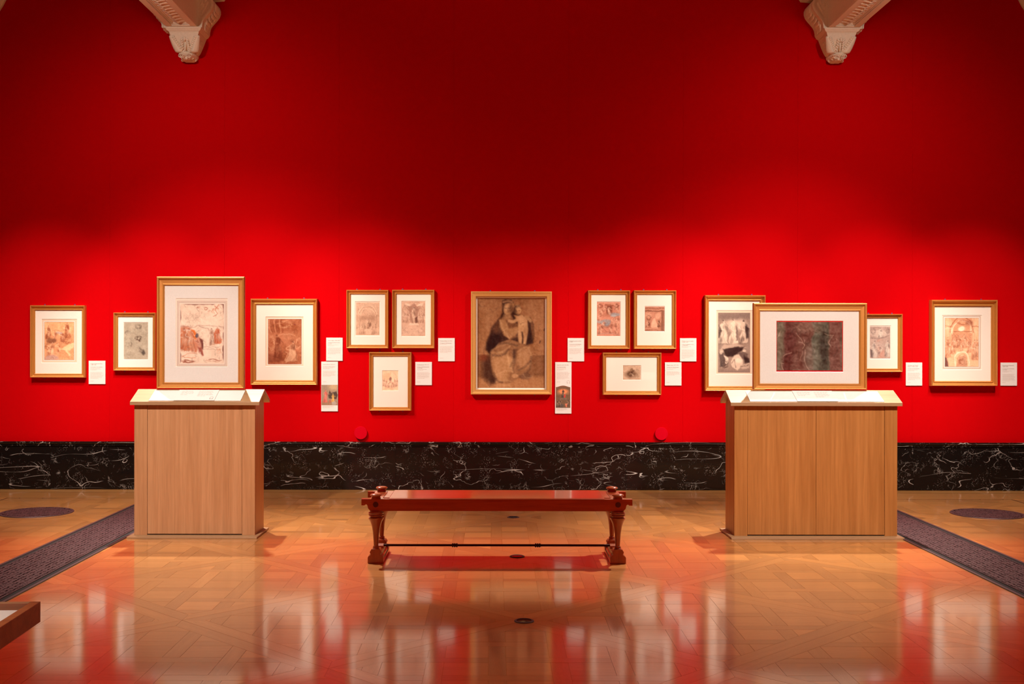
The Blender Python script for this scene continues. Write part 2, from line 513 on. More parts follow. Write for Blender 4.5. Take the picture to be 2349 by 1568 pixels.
# ------------------------------------------------------------------ marble skirting
base = MB().box(RX0, RX1, D - 0.030, D + 0.002, 0.0, z_dado - 0.03).build('baseboard_back', M['skirt'], label='high black marble skirting with white veins along the red wall', kind='structure')
seams, x, wide = [], 1303.5, False
edges = [1303.5]
while edges[-1] < 3500:
    edges.append(edges[-1] + (131.5 if not wide else 263)); wide = not wide
wide = True
while edges[0] > -1300:
    edges.insert(0, edges[0] - (263 if wide else 131.5)); wide = not wide
zt = z_dado
prof_cap = [(0, zt - 0.056), (0.046, zt - 0.056), (0.046, zt - 0.050), (0.053, zt - 0.046), (0.053, zt - 0.038), (0.048, zt - 0.035), (0.050, zt - 0.030),
            (0.058, zt - 0.024), (0.062, zt - 0.016), (0.060, zt - 0.008), (0.054, zt - 0.004), (0.054, zt), (0, zt)]
for a, b in zip(edges[:-1], edges[1:]):
    xa, xb = (a - CX) * SW + 0.0007, (b - CX) * SW - 0.0007
    o = MB().box(xa, xb, D - 0.045, D - 0.028, 0.003, zt - 0.0565).build('marble_slab', M['marble'], base, bevel=0.001, loc=((xa + xb) / 2, D - 0.04, 0))
    MB().prism(prof_cap, lambda u, w, t: (t, D - u, w), xa, xb).build('cap_moulding', M['marble'], base, smooth=40, loc=((xa + xb) / 2, D - 0.04, zt - 0.05))

# ------------------------------------------------------------------ parquet
FX0, FX1 = -4.83, 5.12
FY1 = EYE * F / (1143.4 - CY)
Y_L1 = EYE * F / (1129.5 - CY)
LAT = 1.905
LX, LY = 0.162, 6.44


def clip(poly, a, b, c):
    """keep a*x+b*y<=c"""
    out = []
    n = len(poly)
    for i in range(n):
        p, q = poly[i], poly[(i + 1) % n]
        dp, dq = a * p[0] + b * p[1] - c, a * q[0] + b * q[1] - c
        if dp <= 0: out.append(p)
        if (dp < 0 < dq) or (dq < 0 < dp):
            t = dp / (dp - dq)
            out.append((p[0] + t * (q[0] - p[0]), p[1] + t * (q[1] - p[1])))
    return out


def area(p):
    return 0.5 * abs(sum(p[i][0] * p[(i + 1) % len(p)][1] - p[(i + 1) % len(p)][0] * p[i][1] for i in range(len(p))))


pieces = []     # (name, poly, grain direction, tone)


def add_piece(name, poly, g, tone):
    for (a, b, c) in ((1, 0, FX1), (-1, 0, -FX0), (0, 1, FY1), (0, -1, -3.2)):
        poly = clip(poly, a, b, c)
        if len(poly) < 3: return
    if area(poly) > 0.0004:
        pieces.append((name, poly, g, tone))


def tone(lo=0.78, hi=1.12):
    t = rnd.uniform(lo, hi) * 0.75 + 0.24
    r = rnd.random()
    if r < 0.09: t *= 1.12
    elif r < 0.2: t *= 0.90
    w = rnd.uniform(-0.05, 0.05)
    return (t * (1 + w * 0.4), t, t * (1 - w))


FR, BAR, PER, GAP = 0.092, 0.086, 0.30, 0.0007
h = LAT / 2
hi_d = h - FR * math.sqrt(2)
for i in range(-5, 7):
    for j in range(-4, 7):
        for (cx, cy) in ((LX + h + LAT * i, LY + LAT * j), (LX + LAT * i, LY + h + LAT * j)):
            if cy + h < 3.2 or cy - h > FY1 or cx + h < FX0 or cx - h > FX1: continue
            # mitred frame
            g = GAP * 1.414
            O = [(cx + h - g, cy), (cx, cy + h - g), (cx - h + g, cy), (cx, cy - h + g)]
            I = [(cx + hi_d, cy), (cx, cy + hi_d), (cx - hi_d, cy), (cx, cy - hi_d)]
            for k in range(4):
                q = (k + 1) % 4
                d = ((O[q][0] - O[k][0]), (O[q][1] - O[k][1])); L_ = math.hypot(*d); d = (d[0] / L_, d[1] / L_)
                e = GAP
                # pointed lap joint at the corners
                add_piece('border_strip', [(O[k][0] + d[0] * e, O[k][1] + d[1] * e), (O[q][0] - d[0] * e, O[q][1] - d[1] * e),
                                           (I[q][0] - d[0] * e, I[q][1] - d[1] * e), (I[k][0] + d[0] * e, I[k][1] + d[1] * e)], d, tone(0.80, 1.12))
            hd = hi_d - 2 * g

            def dia(poly):
                for sx in (1, -1):
                    for sy in (1, -1):
                        poly = clip(poly, sx, sy, sx * cx + sy * cy + hd)
                        if len(poly) < 3: return None
                return poly

            pos = [(-2.5 + k) * PER for k in range(6)]
            for a in range(6):
                for b in range(6):
                    x, y = cx + pos[a], cy + pos[b]
                    Lh = PER - BAR / 2 - GAP
                    if (a + b) % 2 == 0:
                        r = dia([(x - Lh, y - BAR / 2 + GAP), (x + Lh, y - BAR / 2 + GAP), (x + Lh, y + BAR / 2 - GAP), (x - Lh, y + BAR / 2 - GAP)]); gd = (1, 0)
                    else:
                        r = dia([(x - BAR / 2 + GAP, y - Lh), (x + BAR / 2 - GAP, y - Lh), (x + BAR / 2 - GAP, y + Lh), (x - BAR / 2 + GAP, y + Lh)]); gd = (0, 1)
                    if r: add_piece('woven_bar', r, gd, tone(0.72, 1.0))
            for a in range(7):
                for b in range(7):
                    x, y = cx + (-3 + a) * PER, cy + (-3 + b) * PER
                    s = (PER - BAR) / 2 - GAP
                    r = dia([(x - s, y - s), (x + s, y - s), (x + s, y + s), (x - s, y + s)])
                    if r: add_piece('inset_block', r, (1, 0), tone(0.86, 1.18))
# border boards along the wall and down both sides
for y0, y1, off in ((FY1 + 0.020, Y_L1 - 0.009, 0.3), (Y_L1 + 0.009, D - 0.047, 1.1)):
    x = -7.6 + off
    while x < 8.0:
        L_ = rnd.uniform(1.5, 2.4)
        pieces.append(('border_board', [(x + GAP, y0), (x + L_ - GAP, y0), (x + L_ - GAP, y1), (x + GAP, y1)], (1, 0), tone(0.88, 1.04)))
        x += L_
for xs, sg in ((FX0 - 0.018, -1), (FX1 + 0.018, 1)):
    for c in range(9):
        y = 3.2 + 0.4 * (c % 3)
        while y < FY1:
            L_ = rnd.uniform(1.2, 2.0)
            y1 = min(y + L_, FY1)
            xa, xb = xs + sg * c * 0.25, xs + sg * (c + 1) * 0.25
            xa, xb = min(xa, xb) + GAP, max(xa, xb) - GAP
            pieces.append(('side_board', [(xa, y + GAP), (xb, y + GAP), (xb, y1 - GAP), (xa, y1 - GAP)], (0, 1), tone(0.85, 1.0)))
            y += L_

# dark inlay lines around the field
for (x0, x1, y0, y1) in ((-7.4, 7.9, Y_L1 - 0.0085, Y_L1 + 0.0085), (FX0 - 0.0175, FX1 + 0.0175, FY1 + 0.001, FY1 + 0.0195), (FX0 - 0.0175, FX0 - 0.001, 3.2, FY1 + 0.001), (FX1 + 0.001, FX1 + 0.0175, 3.2, FY1 + 0.001)):
    MB().box(x0, x1, y0, y1, -0.003, -0.0006).build('inlay_line', M['inlay'], floor)
GL = (-3.44, -2.915)      # left floor grating, X range
GR = (3.215, 3.735)


def pix(p):
    return CX + p[0] * F / p[1], CY + EYE * F / p[1]


def pxsize(poly):
    q = [pix(p) for p in poly]
    q2 = q
    for (a, b, c) in ((1, 0, W_PX), (-1, 0, 0), (0, 1, H_PX), (0, -1, 0)):
        q2 = clip(q2, a, b, c)
        if len(q2) < 3: return 0
    xs = [p[0] for p in poly]
    for g in (GL, GR):
        if min(xs) > g[0] and max(xs) < g[1]: return 0
    xc = sum(p[0] for p in q2) / len(q2); yc = sum(p[1] for p in q2) / len(q2)
    for (a, b, c, d) in ((308, 606, 934, 1234), (1664, 2060, 934, 1237)):
        if a < xc < b and c < yc < d: return 0
    return area(q2)


def piece_mesh(items, name, org=(0, 0)):
    verts, faces, uvs, cols = [], [], [], []
    for nm, poly, g, t in items:
        s = sum(poly[i][0] * poly[(i + 1) % len(poly)][1] - poly[(i + 1) % len(poly)][0] * poly[i][1] for i in range(len(poly)))
        if s < 0: poly = poly[::-1]
        n = len(poly); b = len(verts)
        zt = rnd.uniform(-0.0002, 0.0002)
        ou, ov = rnd.uniform(0, 50), rnd.uniform(0, 50)
        for z in (-0.003, zt):
            for p in poly: verts.append((p[0] - org[0], p[1] - org[1], z))
        fl = [tuple(b + n + i for i in range(n))] + [(b + i, b + (i + 1) % n, b + n + (i + 1) % n, b + n + i) for i in range(n)]
        for f in fl:
            faces.append(f)
            for vi in f:
                p = poly[(vi - b) % n]
                uvs.append((ou + p[0] * g[0] + p[1] * g[1], ov - p[0] * g[1] + p[1] * g[0]))
                cols.append((*t, 1.0))
    me = bpy.data.meshes.new(name)
    me.from_pydata(verts, [], faces)
    ul = me.uv_layers.new(name='UVMap')
    ul.data.foreach_set('uv', np.array(uvs, dtype=np.float32).ravel())
    ca = me.color_attributes.new('tone', 'FLOAT_COLOR', 'CORNER')
    ca.data.foreach_set('color', np.array(cols, dtype=np.float32).ravel())
    me.materials.append(M['parquet'])
    return me


order = sorted(range(len(pieces)), key=lambda i: -pxsize(pieces[i][1]))
big = order[:296]
for i in big:
    pc = pieces[i]
    c = (sum(p[0] for p in pc[1]) / len(pc[1]), sum(p[1] for p in pc[1]) / len(pc[1]))
    o = bpy.data.objects.new(pc[0], piece_mesh([pc], pc[0], c))
    COL.objects.link(o); o.location = (c[0], c[1], 0); o.parent = floor
rest = [pieces[i] for i in order[296:]]
o = bpy.data.objects.new('parquet_pieces', piece_mesh(rest, 'parquet_pieces'))
COL.objects.link(o); o.parent = floor; o['kind'] = 'stuff'


# ------------------------------------------------------------------ cast iron floor gratings
def perforated(nx, ny, cell, keep=None, z1=0.007, z0=0.0012):
    m = MB()
    r = random.Random(3)
    x0, y0 = -nx * cell / 2, -ny * cell / 2
    for i in range(nx):
        for j in range(ny):
            ax, ay = x0 + i * cell, y0 + j * cell
            cx, cy = ax + cell / 2, ay + cell / 2
            if keep and not keep(cx, cy): continue
            ang = math.radians([0, 90, 45, -45][(i * 3 + j * 5 + (i * j) % 3) % 4])
            l, w = cell * 0.40, cell * 0.22
            ca, sa = math.cos(ang), math.sin(ang)
            sq = [(ax, ay), (ax + cell, ay), (ax + cell, ay + cell), (ax, ay + cell)]
            if abs(ang) > 0.7 and abs(ang) < 0.9:
                ho = [(cx - l * 0.55 , cy - l * 0.9), (cx + l * 0.9, cy + l * 0.55), (cx + l * 0.55, cy + l * 0.9), (cx - l * 0.9, cy - l * 0.55)]
                if ang < 0: ho = [(2 * cx - p[0], p[1]) for p in ho][::-1]
                k = min(range(4), key=lambda q: math.hypot(ho[q][0] - sq[0][0], ho[q][1] - sq[0][1]))
                ho = ho[k:] + ho[:k]
            else:
                a_, b_ = (l, w) if abs(ang) < 0.1 else (w, l)
                ho = [(cx - a_, cy - b_), (cx + a_, cy - b_), (cx + a_, cy + b_), (cx - a_, cy + b_)]
            vs = [(p[0], p[1], z1) for p in sq] + [(p[0], p[1], z1) for p in ho] + [(p[0], p[1], z0) for p in ho]
            fs = []
            for k in range(4):
                q = (k + 1) % 4
                fs.append((k, q, 4 + q, 4 + k)); fs.append((4 + k, 4 + q, 8 + q, 8 + k))
            m.add(vs, fs)
    return m


cell = 0.0333
pan_me = perforated(12, 16, cell).mesh('grating_panel')
pan_me.materials.append(M['iron'])
pl = 16 * cell + 0.003
for (gx0, gx1), where in ((GL, 'left'), (GR, 'right')):
    xc = (gx0 + gx1) / 2
    y0, y1 = 3.6, 11.49
    root = empty('floor_grating', (xc, (y0 + y1) / 2, 0.0), 'long cast iron floor grating running under the %s' % ('plinth with the portrait-format picture' if where == 'left' else 'plinth with the wide landscape-format picture'), 'grating')
    MB().box(gx0 + 0.012, gx1 - 0.012, y0, y1, 0.0004, 0.0012).build('grating_shade_sheet', M['dark'], root)  # flat dark sheet on the floor, painted shade under the slots
    for s in (-1, 1):
        xe = xc + s * (gx1 - gx0) / 2
        a, b = sorted((xe, xe - s * 0.022))
        MB().box(a, b, y0, y1, 0.0004, 0.006).build('side_rail', M['iron'], root, bevel=0.0015)
        a, b = sorted((xe - s * 0.058, xe - s * 0.066))
        MB().box(a, b, y0, y1, 0.0004, 0.007).build('inner_rail', M['iron'], root, bevel=0.001)
    MB().box(gx0 + 0.022, gx1 - 0.022, y1 - 0.02, y1, 0.0004, 0.006).build('end_rail', M['iron'], root, bevel=0.001)
    y = y1 - 0.025 - pl / 2
    while y - pl / 2 > y0:
        o = bpy.data.objects.new('grating_panel', pan_me)
        COL.objects.link(o); o.parent = root; o.location = (0, y - (y0 + y1) / 2, 0)
        y -= pl

VR = 0.32
vent_me = perforated(20, 20, 0.0318, keep=lambda x, y: math.hypot(x, y) < VR - 0.026).mesh('vent_grille')
vent_me.materials.append(M['iron'])
for vx, vy, lab in ((-4.157, 10.48, 'round iron floor vent left of the portrait-picture plinth'), (4.467, 10.48, 'round iron floor vent right of the landscape-picture plinth')):
    root = empty('floor_vent', (vx, vy, 0), lab, 'vent', 'round iron floor vents')
    MB().lathe([(0.0001, 0.0005), (VR - 0.004, 0.0005), (VR - 0.004, 0.0012), (0.0001, 0.0012)], vx, vy, 48).build('vent_shade_sheet', M['dark'], root)  # dark disc standing in for the shaded depth below the vent
    m = MB(); n = 56
    vs, fs = [], []
    for k in range(n):
        a = 2 * math.pi * k / n
        for r, z in ((VR - 0.026, 0.0012), (VR - 0.026, 0.007), (VR - 0.003, 0.007), (VR, 0.004), (VR, 0.0004)):
            vs.append((vx + r * math.cos(a), vy + r * math.sin(a), z))
    for k in range(n):
        q = (k + 1) % n
        for i in range(4): fs.append((k * 5 + i, q * 5 + i, q * 5 + i + 1, k * 5 + i + 1))
    m.add(vs, fs).build('rim', M['iron'], root, smooth=40)
    o = bpy.data.objects.new('vent_grille', vent_me); COL.objects.link(o); o.parent = root

for i, (ux, uy, lab) in enumerate(((0.163, 6.43, 'small round floor uplight in front of the bench'), (0.161, 8.37, 'small round floor uplight under the bench seat'), (0.162, 10.24, 'small round floor uplight between the bench and the wall'))):
    root = empty('floor_uplight', (ux, uy, 0), lab, 'floor light', 'recessed floor uplights')
    R_ = 0.055
    MB().lathe([(0.0001, 0.0005), (R_ - 0.012, 0.0005), (R_ - 0.012, 0.003), (0.0001, 0.0042)], ux, uy, 32).build('lens', M['lens'], root, smooth=30)
    m = MB(); n = 36; vs = []; fs = []
    for k in range(n):
        a = 2 * math.pi * k / n
        for r, z in ((R_ - 0.013, 0.0005), (R_ - 0.013, 0.005), (R_ - 0.006, 0.006), (R_, 0.003), (R_, 0.0003)):
            vs.append((ux + r * math.cos(a), uy + r * math.sin(a), z))
    for k in range(n):
        q = (k + 1) % n
        for t in range(4): fs.append((k * 5 + t, q * 5 + t, q * 5 + t + 1, k * 5 + t + 1))
    m.add(vs, fs).build('trim_ring', M['iron'], root, smooth=40)

# ------------------------------------------------------------------ ceiling beams on scrolled corbels
YF = 11.86        # front of the corbels
XB = 0.1755       # middle of the bay at the corbels


def PXc(x, y, Y=YF):
    X, Z = P(x, y, Y)
    return X, Z


def corbel(mirror, lab, lab2, num):
    """built from the left corbel's outline; the right one is its mirror image"""
    def mx(X): return 2 * XB - X if mirror else X
    bx0, zs = PXc(382, 61.5); bx1, _ = PXc(452.6, 61.5)
    xc = (bx0 + bx1) / 2
    zs -= 0.0
    # --- beam
    root = empty('trim_%d' % num, (mx(xc), YF, zs), lab2, None, None, 'structure')
    yb0 = 2.0
    a, b = sorted((mx(bx0), mx(bx1)))
    w = b - a
    e = 0.062
    MB().box(a, b, yb0, D, zs + 0.03, ZC).build('beam_body', M['plaster'], root, bevel=0.004)
    MB().box(a, a + e, yb0, D - 0.3, zs, zs + 0.032).build('soffit_border', M['plaster'], root, bevel=0.003)
    MB().box(b - e, b, yb0, D - 0.3, zs, zs + 0.032).build('soffit_border', M['plaster'], root, bevel=0.003)
    MB().box(a + e, b - e, YF - 0.045, D - 0.3, zs, zs + 0.032).build('soffit_border', M['plaster'], root, bevel=0.003)
    for k, q in enumerate((0.010, 0.022)):
        for s in (0, 1):
            xa = a + e + q - 0.004 if s == 0 else b - e - q - 0.004
            MB().box(xa, xa + 0.008, yb0, YF - 0.05, zs + 0.012 + 0.006 * k, zs + 0.032).build('soffit_fillet', M['plaster'], root, bevel=0.002)
        MB().box(a + e, b - e, YF - 0.055 - 0.012 * k - 0.008, YF - 0.055 - 0.012 * k, zs + 0.012 + 0.006 * k, zs + 0.032).build('soffit_fillet', M['plaster'], root, bevel=0.002)
    # overlapping leaf discs down the soffit
    dm = MB()
    R_ = (w - 2 * e) / 2 - 0.028
    for k in range(5):
        dm.ellipsoid((0, -0.012 * k + 0.02, 0), (R_ * (1 - 0.17 * k), 0.056 * (1 - 0.14 * k), 0.012 + 0.0035 * k), None, 24, 8)
    dme = dm.mesh('leaf_disc'); dme.materials.append(M['plaster'])
    for p in dme.polygons: p.use_smooth = True
    y = YF - 0.125
    while y > 8.0:
        o = bpy.data.objects.new('leaf_disc', dme)
        COL.objects.link(o); o.parent = root
        o.location = ((a + b) / 2 - root.location.x, y - root.location.y, 0.03)
        o.rotation_euler = (math.radians(8), 0, 0)
        y -= 0.088
    # a flat raised band along each side of the beam
    for xx in (a - 0.004, b - 0.008):
        MB().box(xx, xx + 0.012, yb0, D - 0.33, zs + 0.30, zs + 0.34).build('side_band', M['plaster'], root, bevel=0.004)

    # --- corbel
    croot = empty('corbel', (mx(xc), D, PXc(432, 127)[1]), lab, 'corbel', 'plaster corbels under the beams')
    hw = 0.186
    ztop = PXc(420, 62)[1]
    # abacus
    prof = [(0.0, 0.0), (0.0, -0.012), (-0.006, -0.018), (-0.012, -0.030), (-0.030, -0.040), (-0.034, -0.044), (-0.034, -0.052), (-0.040, -0.052)]
    m = MB(); vs = []; fs = []
    acx = PXc(421, 62)[0]
    dep = D - YF + 0.02
    for du, dz in prof:
        for (sx, yy) in ((-1, D), (-1, D - dep - du), (1, D - dep - du), (1, D)):
            vs.append((mx(acx + sx * (hw + du)), yy, ztop + dz))
    n = len(prof)
    for i in range(n - 1):
        for k in range(3): fs.append((i * 4 + k, i * 4 + k + 1, (i + 1) * 4 + k + 1, (i + 1) * 4 + k))
    fs.append((0, 1, 2, 3)); fs.append(tuple((n - 1) * 4 + k for k in (3, 2, 1, 0)))
    m.add(vs, fs).build('abacus', M['plaster'], croot, smooth=35)
    # bell (tapering block)
    zb0, zb1 = ztop - 0.052, PXc(420, 111)[1]
    bell = []
    for k in range(9):
        t = k / 8
        hw_k = 0.150 * (1 - t) ** 0.8 + 0.074 * (1 - (1 - t) ** 0.8)
        d_k = (dep - 0.04) * (1 - t ** 1.6) + 0.20 * t ** 1.6
        bell.append((hw_k, d_k, zb0 + (zb1 - zb0) * t))
    m = MB(); vs = []; fs = []
    for hwk, dk, z in bell:
        for (sx, yy) in ((-1, D), (-1, D - dk), (1, D - dk), (1, D)): vs.append((mx(acx + sx * hwk), yy, z))
    for i in range(8):
        for k in range(3): fs.append((i * 4 + k, i * 4 + k + 1, (i + 1) * 4 + k + 1, (i + 1) * 4 + k))
    fs.append((0, 1, 2, 3)); fs.append((35, 34, 33, 32))
    m.add(vs, fs).build('bell', M['plaster'], croot, smooth=35)

    def on_bell(u, t):        # u -1..1 across the front, t 0..1 down
        f = t * 8; i = min(int(f), 7); q = f - i
        hwk = bell[i][0] * (1 - q) + bell[i + 1][0] * q
        dk = bell[i][1] * (1 - q) + bell[i + 1][1] * q
        return Vector((mx(acx + u * hwk), D - dk, zb0 + (zb1 - zb0) * t)), hwk

    # central palmette
    m = MB()
    p, _ = on_bell(0, 0.36); m.ellipsoid(p + Vector((0, -0.012, 0)), (0.015, 0.016, 0.024), None, 10, 6)
    for k in range(5):
        t = 0.40 + 0.115 * k
        for s in (-1, 1):
            p, hwk = on_bell(0, t)
            rr = Matrix.Rotation(s * (1 if not mirror else -1) * math.radians(-48 + 4 * k), 3, 'Y')
            p.x += s * (0.026 + 0.002 * k)
            m.ellipsoid(p + Vector((0, -0.012, 0)), (0.011, 0.014, 0.022), rr, 10, 6)
    p, _ = on_bell(0, 0.65); m.ellipsoid(p + Vector((0, -0.003, 0)), (0.010, 0.016, 0.060), None, 8, 6)
    m.build('palmette', M['plaster'], croot, smooth=True)
    # acanthus leaves wrapping the corners
    for s in (-1, 1):
        m = MB()
        for k in range(26):
            t = 0.22 + 0.030 * k
            p, hwk = on_bell(s, t)
            wd = 0.014 + 0.032 * (t - 0.22)
            m.ellipsoid((p.x, p.y + 0.012, p.z), (wd + 0.010, wd + 0.010, 0.018), None, 12, 6)
            if k % 3 == 1:
                for side in (0, 1):
                    q = Vector((p.x, p.y, p.z)); sx_ = (s if not mirror else -s)
                    if side == 0: q.x -= sx_ * (0.018 + 0.040 * (t - 0.2)); q.y -= 0.006
                    else: q.y += 0.034 + 0.02 * t
                    m.ellipsoid(q, (0.019, 0.014, 0.012), Matrix.Rotation(sx_ * 0.6, 3, 'Y'), 10, 6)
        m.build('acanthus_leaf', M['plaster'], croot, smooth=True)
    # side leaf
    for s in (-1, 1):
        m = MB()
        for k in range(8):
            t = 0.36 + 0.09 * k
            p, hwk = on_bell(s, t)
            dk = D - p.y
            m.ellipsoid((p.x, D - dk * 0.45, p.z), (0.020, 0.022 + 0.012 * math.sin(k * 0.4), 0.018), None, 10, 6)
            for e2 in (-1, 1):
                m.ellipsoid((p.x, D - dk * 0.45 + e2 * (0.030 - 0.001 * k), p.z + 0.006), (0.013, 0.012, 0.014), None, 8, 5)
        m.build('side_leaf', M['plaster'], croot, smooth=True)
    # pendant with two volutes
    zp1 = PXc(420, 127)[1]
    m = MB(); vs = []; fs = []
    prof = [(0.086, 0.215, zb1 - 0.001), (0.092, 0.225, zb1 - 0.018), (0.086, 0.21, zb1 - 0.036), (0.068, 0.17, zb1 - 0.058), (0.042, 0.12, zp1)]
    for hwk, dk, z in prof:
        for k in range(9):
            a_ = math.pi * k / 8
            vs.append((mx(acx - 0.014 - hwk * math.cos(a_)), D - 0.02 - (dk - 0.02) * (math.sin(a_) ** 0.6), z))
    for i in range(len(prof) - 1):
        for k in range(8): fs.append((i * 9 + k, i * 9 + k + 1, (i + 1) * 9 + k + 1, (i + 1) * 9 + k))
    fs.append(tuple(range(8, -1, -1))); fs.append(tuple(36 + k for k in range(9)))
    m.add(vs, fs).build('pendant', M['plaster'], croot, smooth=50)
    for s in (-1, 1):
        pts = []
        for k in range(26):
            a_ = k * 0.5 + 1.2; r_ = 0.033 * (1 - k / 27.0) + 0.004
            pts.append((mx(acx - 0.014 + s * (0.037 - r_ * math.cos(a_))), D - 0.213, zb1 - 0.044 + r_ * math.sin(a_) * 0.7))
        MB().tube(pts, [0.0050 - 0.00006 * k for k in range(26)], 8).build('volute', M['plaster'], croot, smooth=True)
    m = MB()
    for k in range(7):
        a_ = math.radians(18 + 24 * k)
        m.ellipsoid((mx(acx - 0.014 - 0.066 * math.cos(a_)), D - 0.02 - 0.140 * math.sin(a_), zp1 + 0.018), (0.022, 0.022, 0.020), None, 10, 6)
    m.build('leaf_ring', M['plaster'], croot, smooth=True)
    # S scroll brackets on both flanks of the beam
    out = [(452, 63), (463.5, 63), (464, 56), (465.5, 49), (469, 42.5), (475, 35), (481, 28.5), (486.5, 21), (489.5, 13), (489.5, 5), (486.5, -2), (481, -8), (472, -12), (462, -13.5), (452, -14)]
    for flip in (False, True):
        pts = []
        for (x_, y_) in out:
            X, Z = PXc(x_, y_)
            if flip: X = 2 * xc - X
            pts.append((mx(X), Z))
        sm = MB().prism(pts, lambda u, w_, t: (u, t, w_), YF + 0.012, D).build('scroll_bracket', M['plaster'], croot, smooth=30)
        # raised rim following the S on the front face
        m = MB(); rim = pts[1:-1]
        cen = (sum(p[0] for p in pts) / len(pts), sum(p[1] for p in pts) / len(pts))
        inn = []
        for i, p in enumerate(rim):
            a_ = Vector(rim[max(i - 1, 0)]); b_ = Vector(rim[min(i + 1, len(rim) - 1)])
            t_ = (b_ - a_).normalized(); nn = Vector((-t_.y, t_.x)) * (-1 if flip != mirror else 1)
            q = Vector(p) + nn * (0.024 if i > 2 else 0.014)
            inn.append((q.x, q.y))
        vs = []; fs = []
        for (p, q) in zip(rim, inn):
            vs += [(p[0], YF - 0.002, p[1]), (q[0], YF - 0.002, q[1]), (p[0], YF + 0.014, p[1]), (q[0], YF + 0.014, q[1])]
        for i in range(len(rim) - 1):
            b0, b1 = i * 4, (i + 1) * 4
            fs += [(b0, b0 + 1, b1 + 1, b1), (b0, b1, b1 + 2, b0 + 2), (b0 + 1, b0 + 3, b1 + 3, b1 + 1)]
        m.add(vs, fs).build('scroll_rim', M['plaster'], sm, smooth=40)
        # leaf carved inside the scroll and along its outer edge
        m = MB()
        for (x_, y_, r1) in ((462, 34, 0.010), (465, 26, 0.014), (469, 18, 0.017), (473, 10, 0.018), (470, 2, 0.016), (463, 16, 0.013), (462, 6, 0.015)):
            X, Z = PXc(x_, y_)
            if flip: X = 2 * xc - X
            m.ellipsoid((mx(X), YF + 0.013, Z), (r1 * 0.8, 0.010, r1 * 2.0), Matrix.Rotation((0.5 if flip != mirror else -0.5), 3, 'Y').inverted(), 10, 6)
        m.build('scroll_leaf', M['plaster'], sm, smooth=True)
        m = MB()
        for i in range(2, 9):
            X, Z = PXc(*out[i])
            if flip: X = 2 * xc - X
            for yy in (0.10, 0.15, 0.20):
                m.ellipsoid((mx(X), YF + yy, Z), (0.014, 0.036, 0.040), None, 10, 6)
        m.build('edge_leaf', M['plaster'], sm, smooth=True)
        # springer block above the scroll
        zq = PXc(452, -14)[1]
        s_ = (-1 if flip else 1) * (-1 if mirror else 1)
        x_in = mx(bx0) if flip else mx(bx1)
        MB().prism([(0, 0), (0.20, 0.02), (0.22, 0.05), (0.21, 0.09), (0.24, 0.11), (0.24, 0.30), (0, 0.30)], lambda u, w_, t: (x_in + s_ * u, t, zq + w_), YF + 0.06, D).build('springer_block', M['plaster'], croot, smooth=30)


corbel(False, 'carved cream plaster corbel with scroll bracket above the left half of the wall', 'cream plaster ceiling beam with carved soffit over the left corbel', 1)
corbel(True, 'carved cream plaster corbel with scroll bracket above the right half of the wall', 'cream plaster ceiling beam with carved soffit over the right corbel', 2)

# round plaster wreath mouldings high in the neighbouring bays
for k, (sx, lab) in enumerate(((-1, 'edge of a round plaster moulding high at the left edge of the wall'), (1, 'edge of a round plaster moulding high at the right edge of the wall'))):
    cxp = 1175 + sx * 1490
    Xc, Zc = P(cxp, -173, D)
    R_ = 373 * SW
    m = MB(); n = 72; vs = []; fs = []
    prof = [(R_, 0), (R_, 0.03), (R_ - 0.02, 0.055), (R_ - 0.05, 0.06), (R_ - 0.06, 0.04), (R_ - 0.09, 0.045), (R_ - 0.12, 0.03), (R_ - 0.16, 0.03), (R_ - 0.16, 0)]
    for q in range(n):
        a = 2 * math.pi * q / n
        for r, y in prof: vs.append((Xc + r * math.cos(a), D - 0.002 - y, Zc + r * math.sin(a)))
    for q in range(n):
        q2 = (q + 1) % n
        for i in range(len(prof) - 1): fs.append((q * 9 + i, q2 * 9 + i, q2 * 9 + i + 1, q * 9 + i + 1))
    m.add(vs, fs).build('plaster_ring', M['plaster'], None, smooth=30, label=lab, cat='moulding', group='round plaster mouldings', loc=(Xc, D, Zc))

# ================================================================== display plinths
def sloped(m, x0a, x1a, x0b, x1b, ya, za, yb, zb, th):
    """thin board lying on a slope: front edge (ya,za) x0a..x1a, back edge (yb,zb) x0b..x1b"""
    ny, nz = -(zb - za), (yb - ya)
    L_ = math.hypot(ny, nz); ny, nz = ny / L_ * th, nz / L_ * th
    vs = [(x0a, ya, za), (x1a, ya, za), (x1b, yb, zb), (x0b, yb, zb)]
    vs += [(x, y + ny, z + nz) for x, y, z in vs]
    return m.add(vs, [(0, 3, 2, 1), (4, 5, 6, 7), (0, 1, 5, 4), (1, 2, 6, 5), (2, 3, 7, 6), (3, 0, 4, 7)])


RF, RM, RB = 9.15, 9.365, 9.58          # roof: front eave, ridge, back eave
Z_EB, Z_ET, Z_RD = 1.050, 1.077, 1.168


def roof_z(y): return Z_ET + (Z_RD - Z_ET) * (y - RF) / (RM - RF)


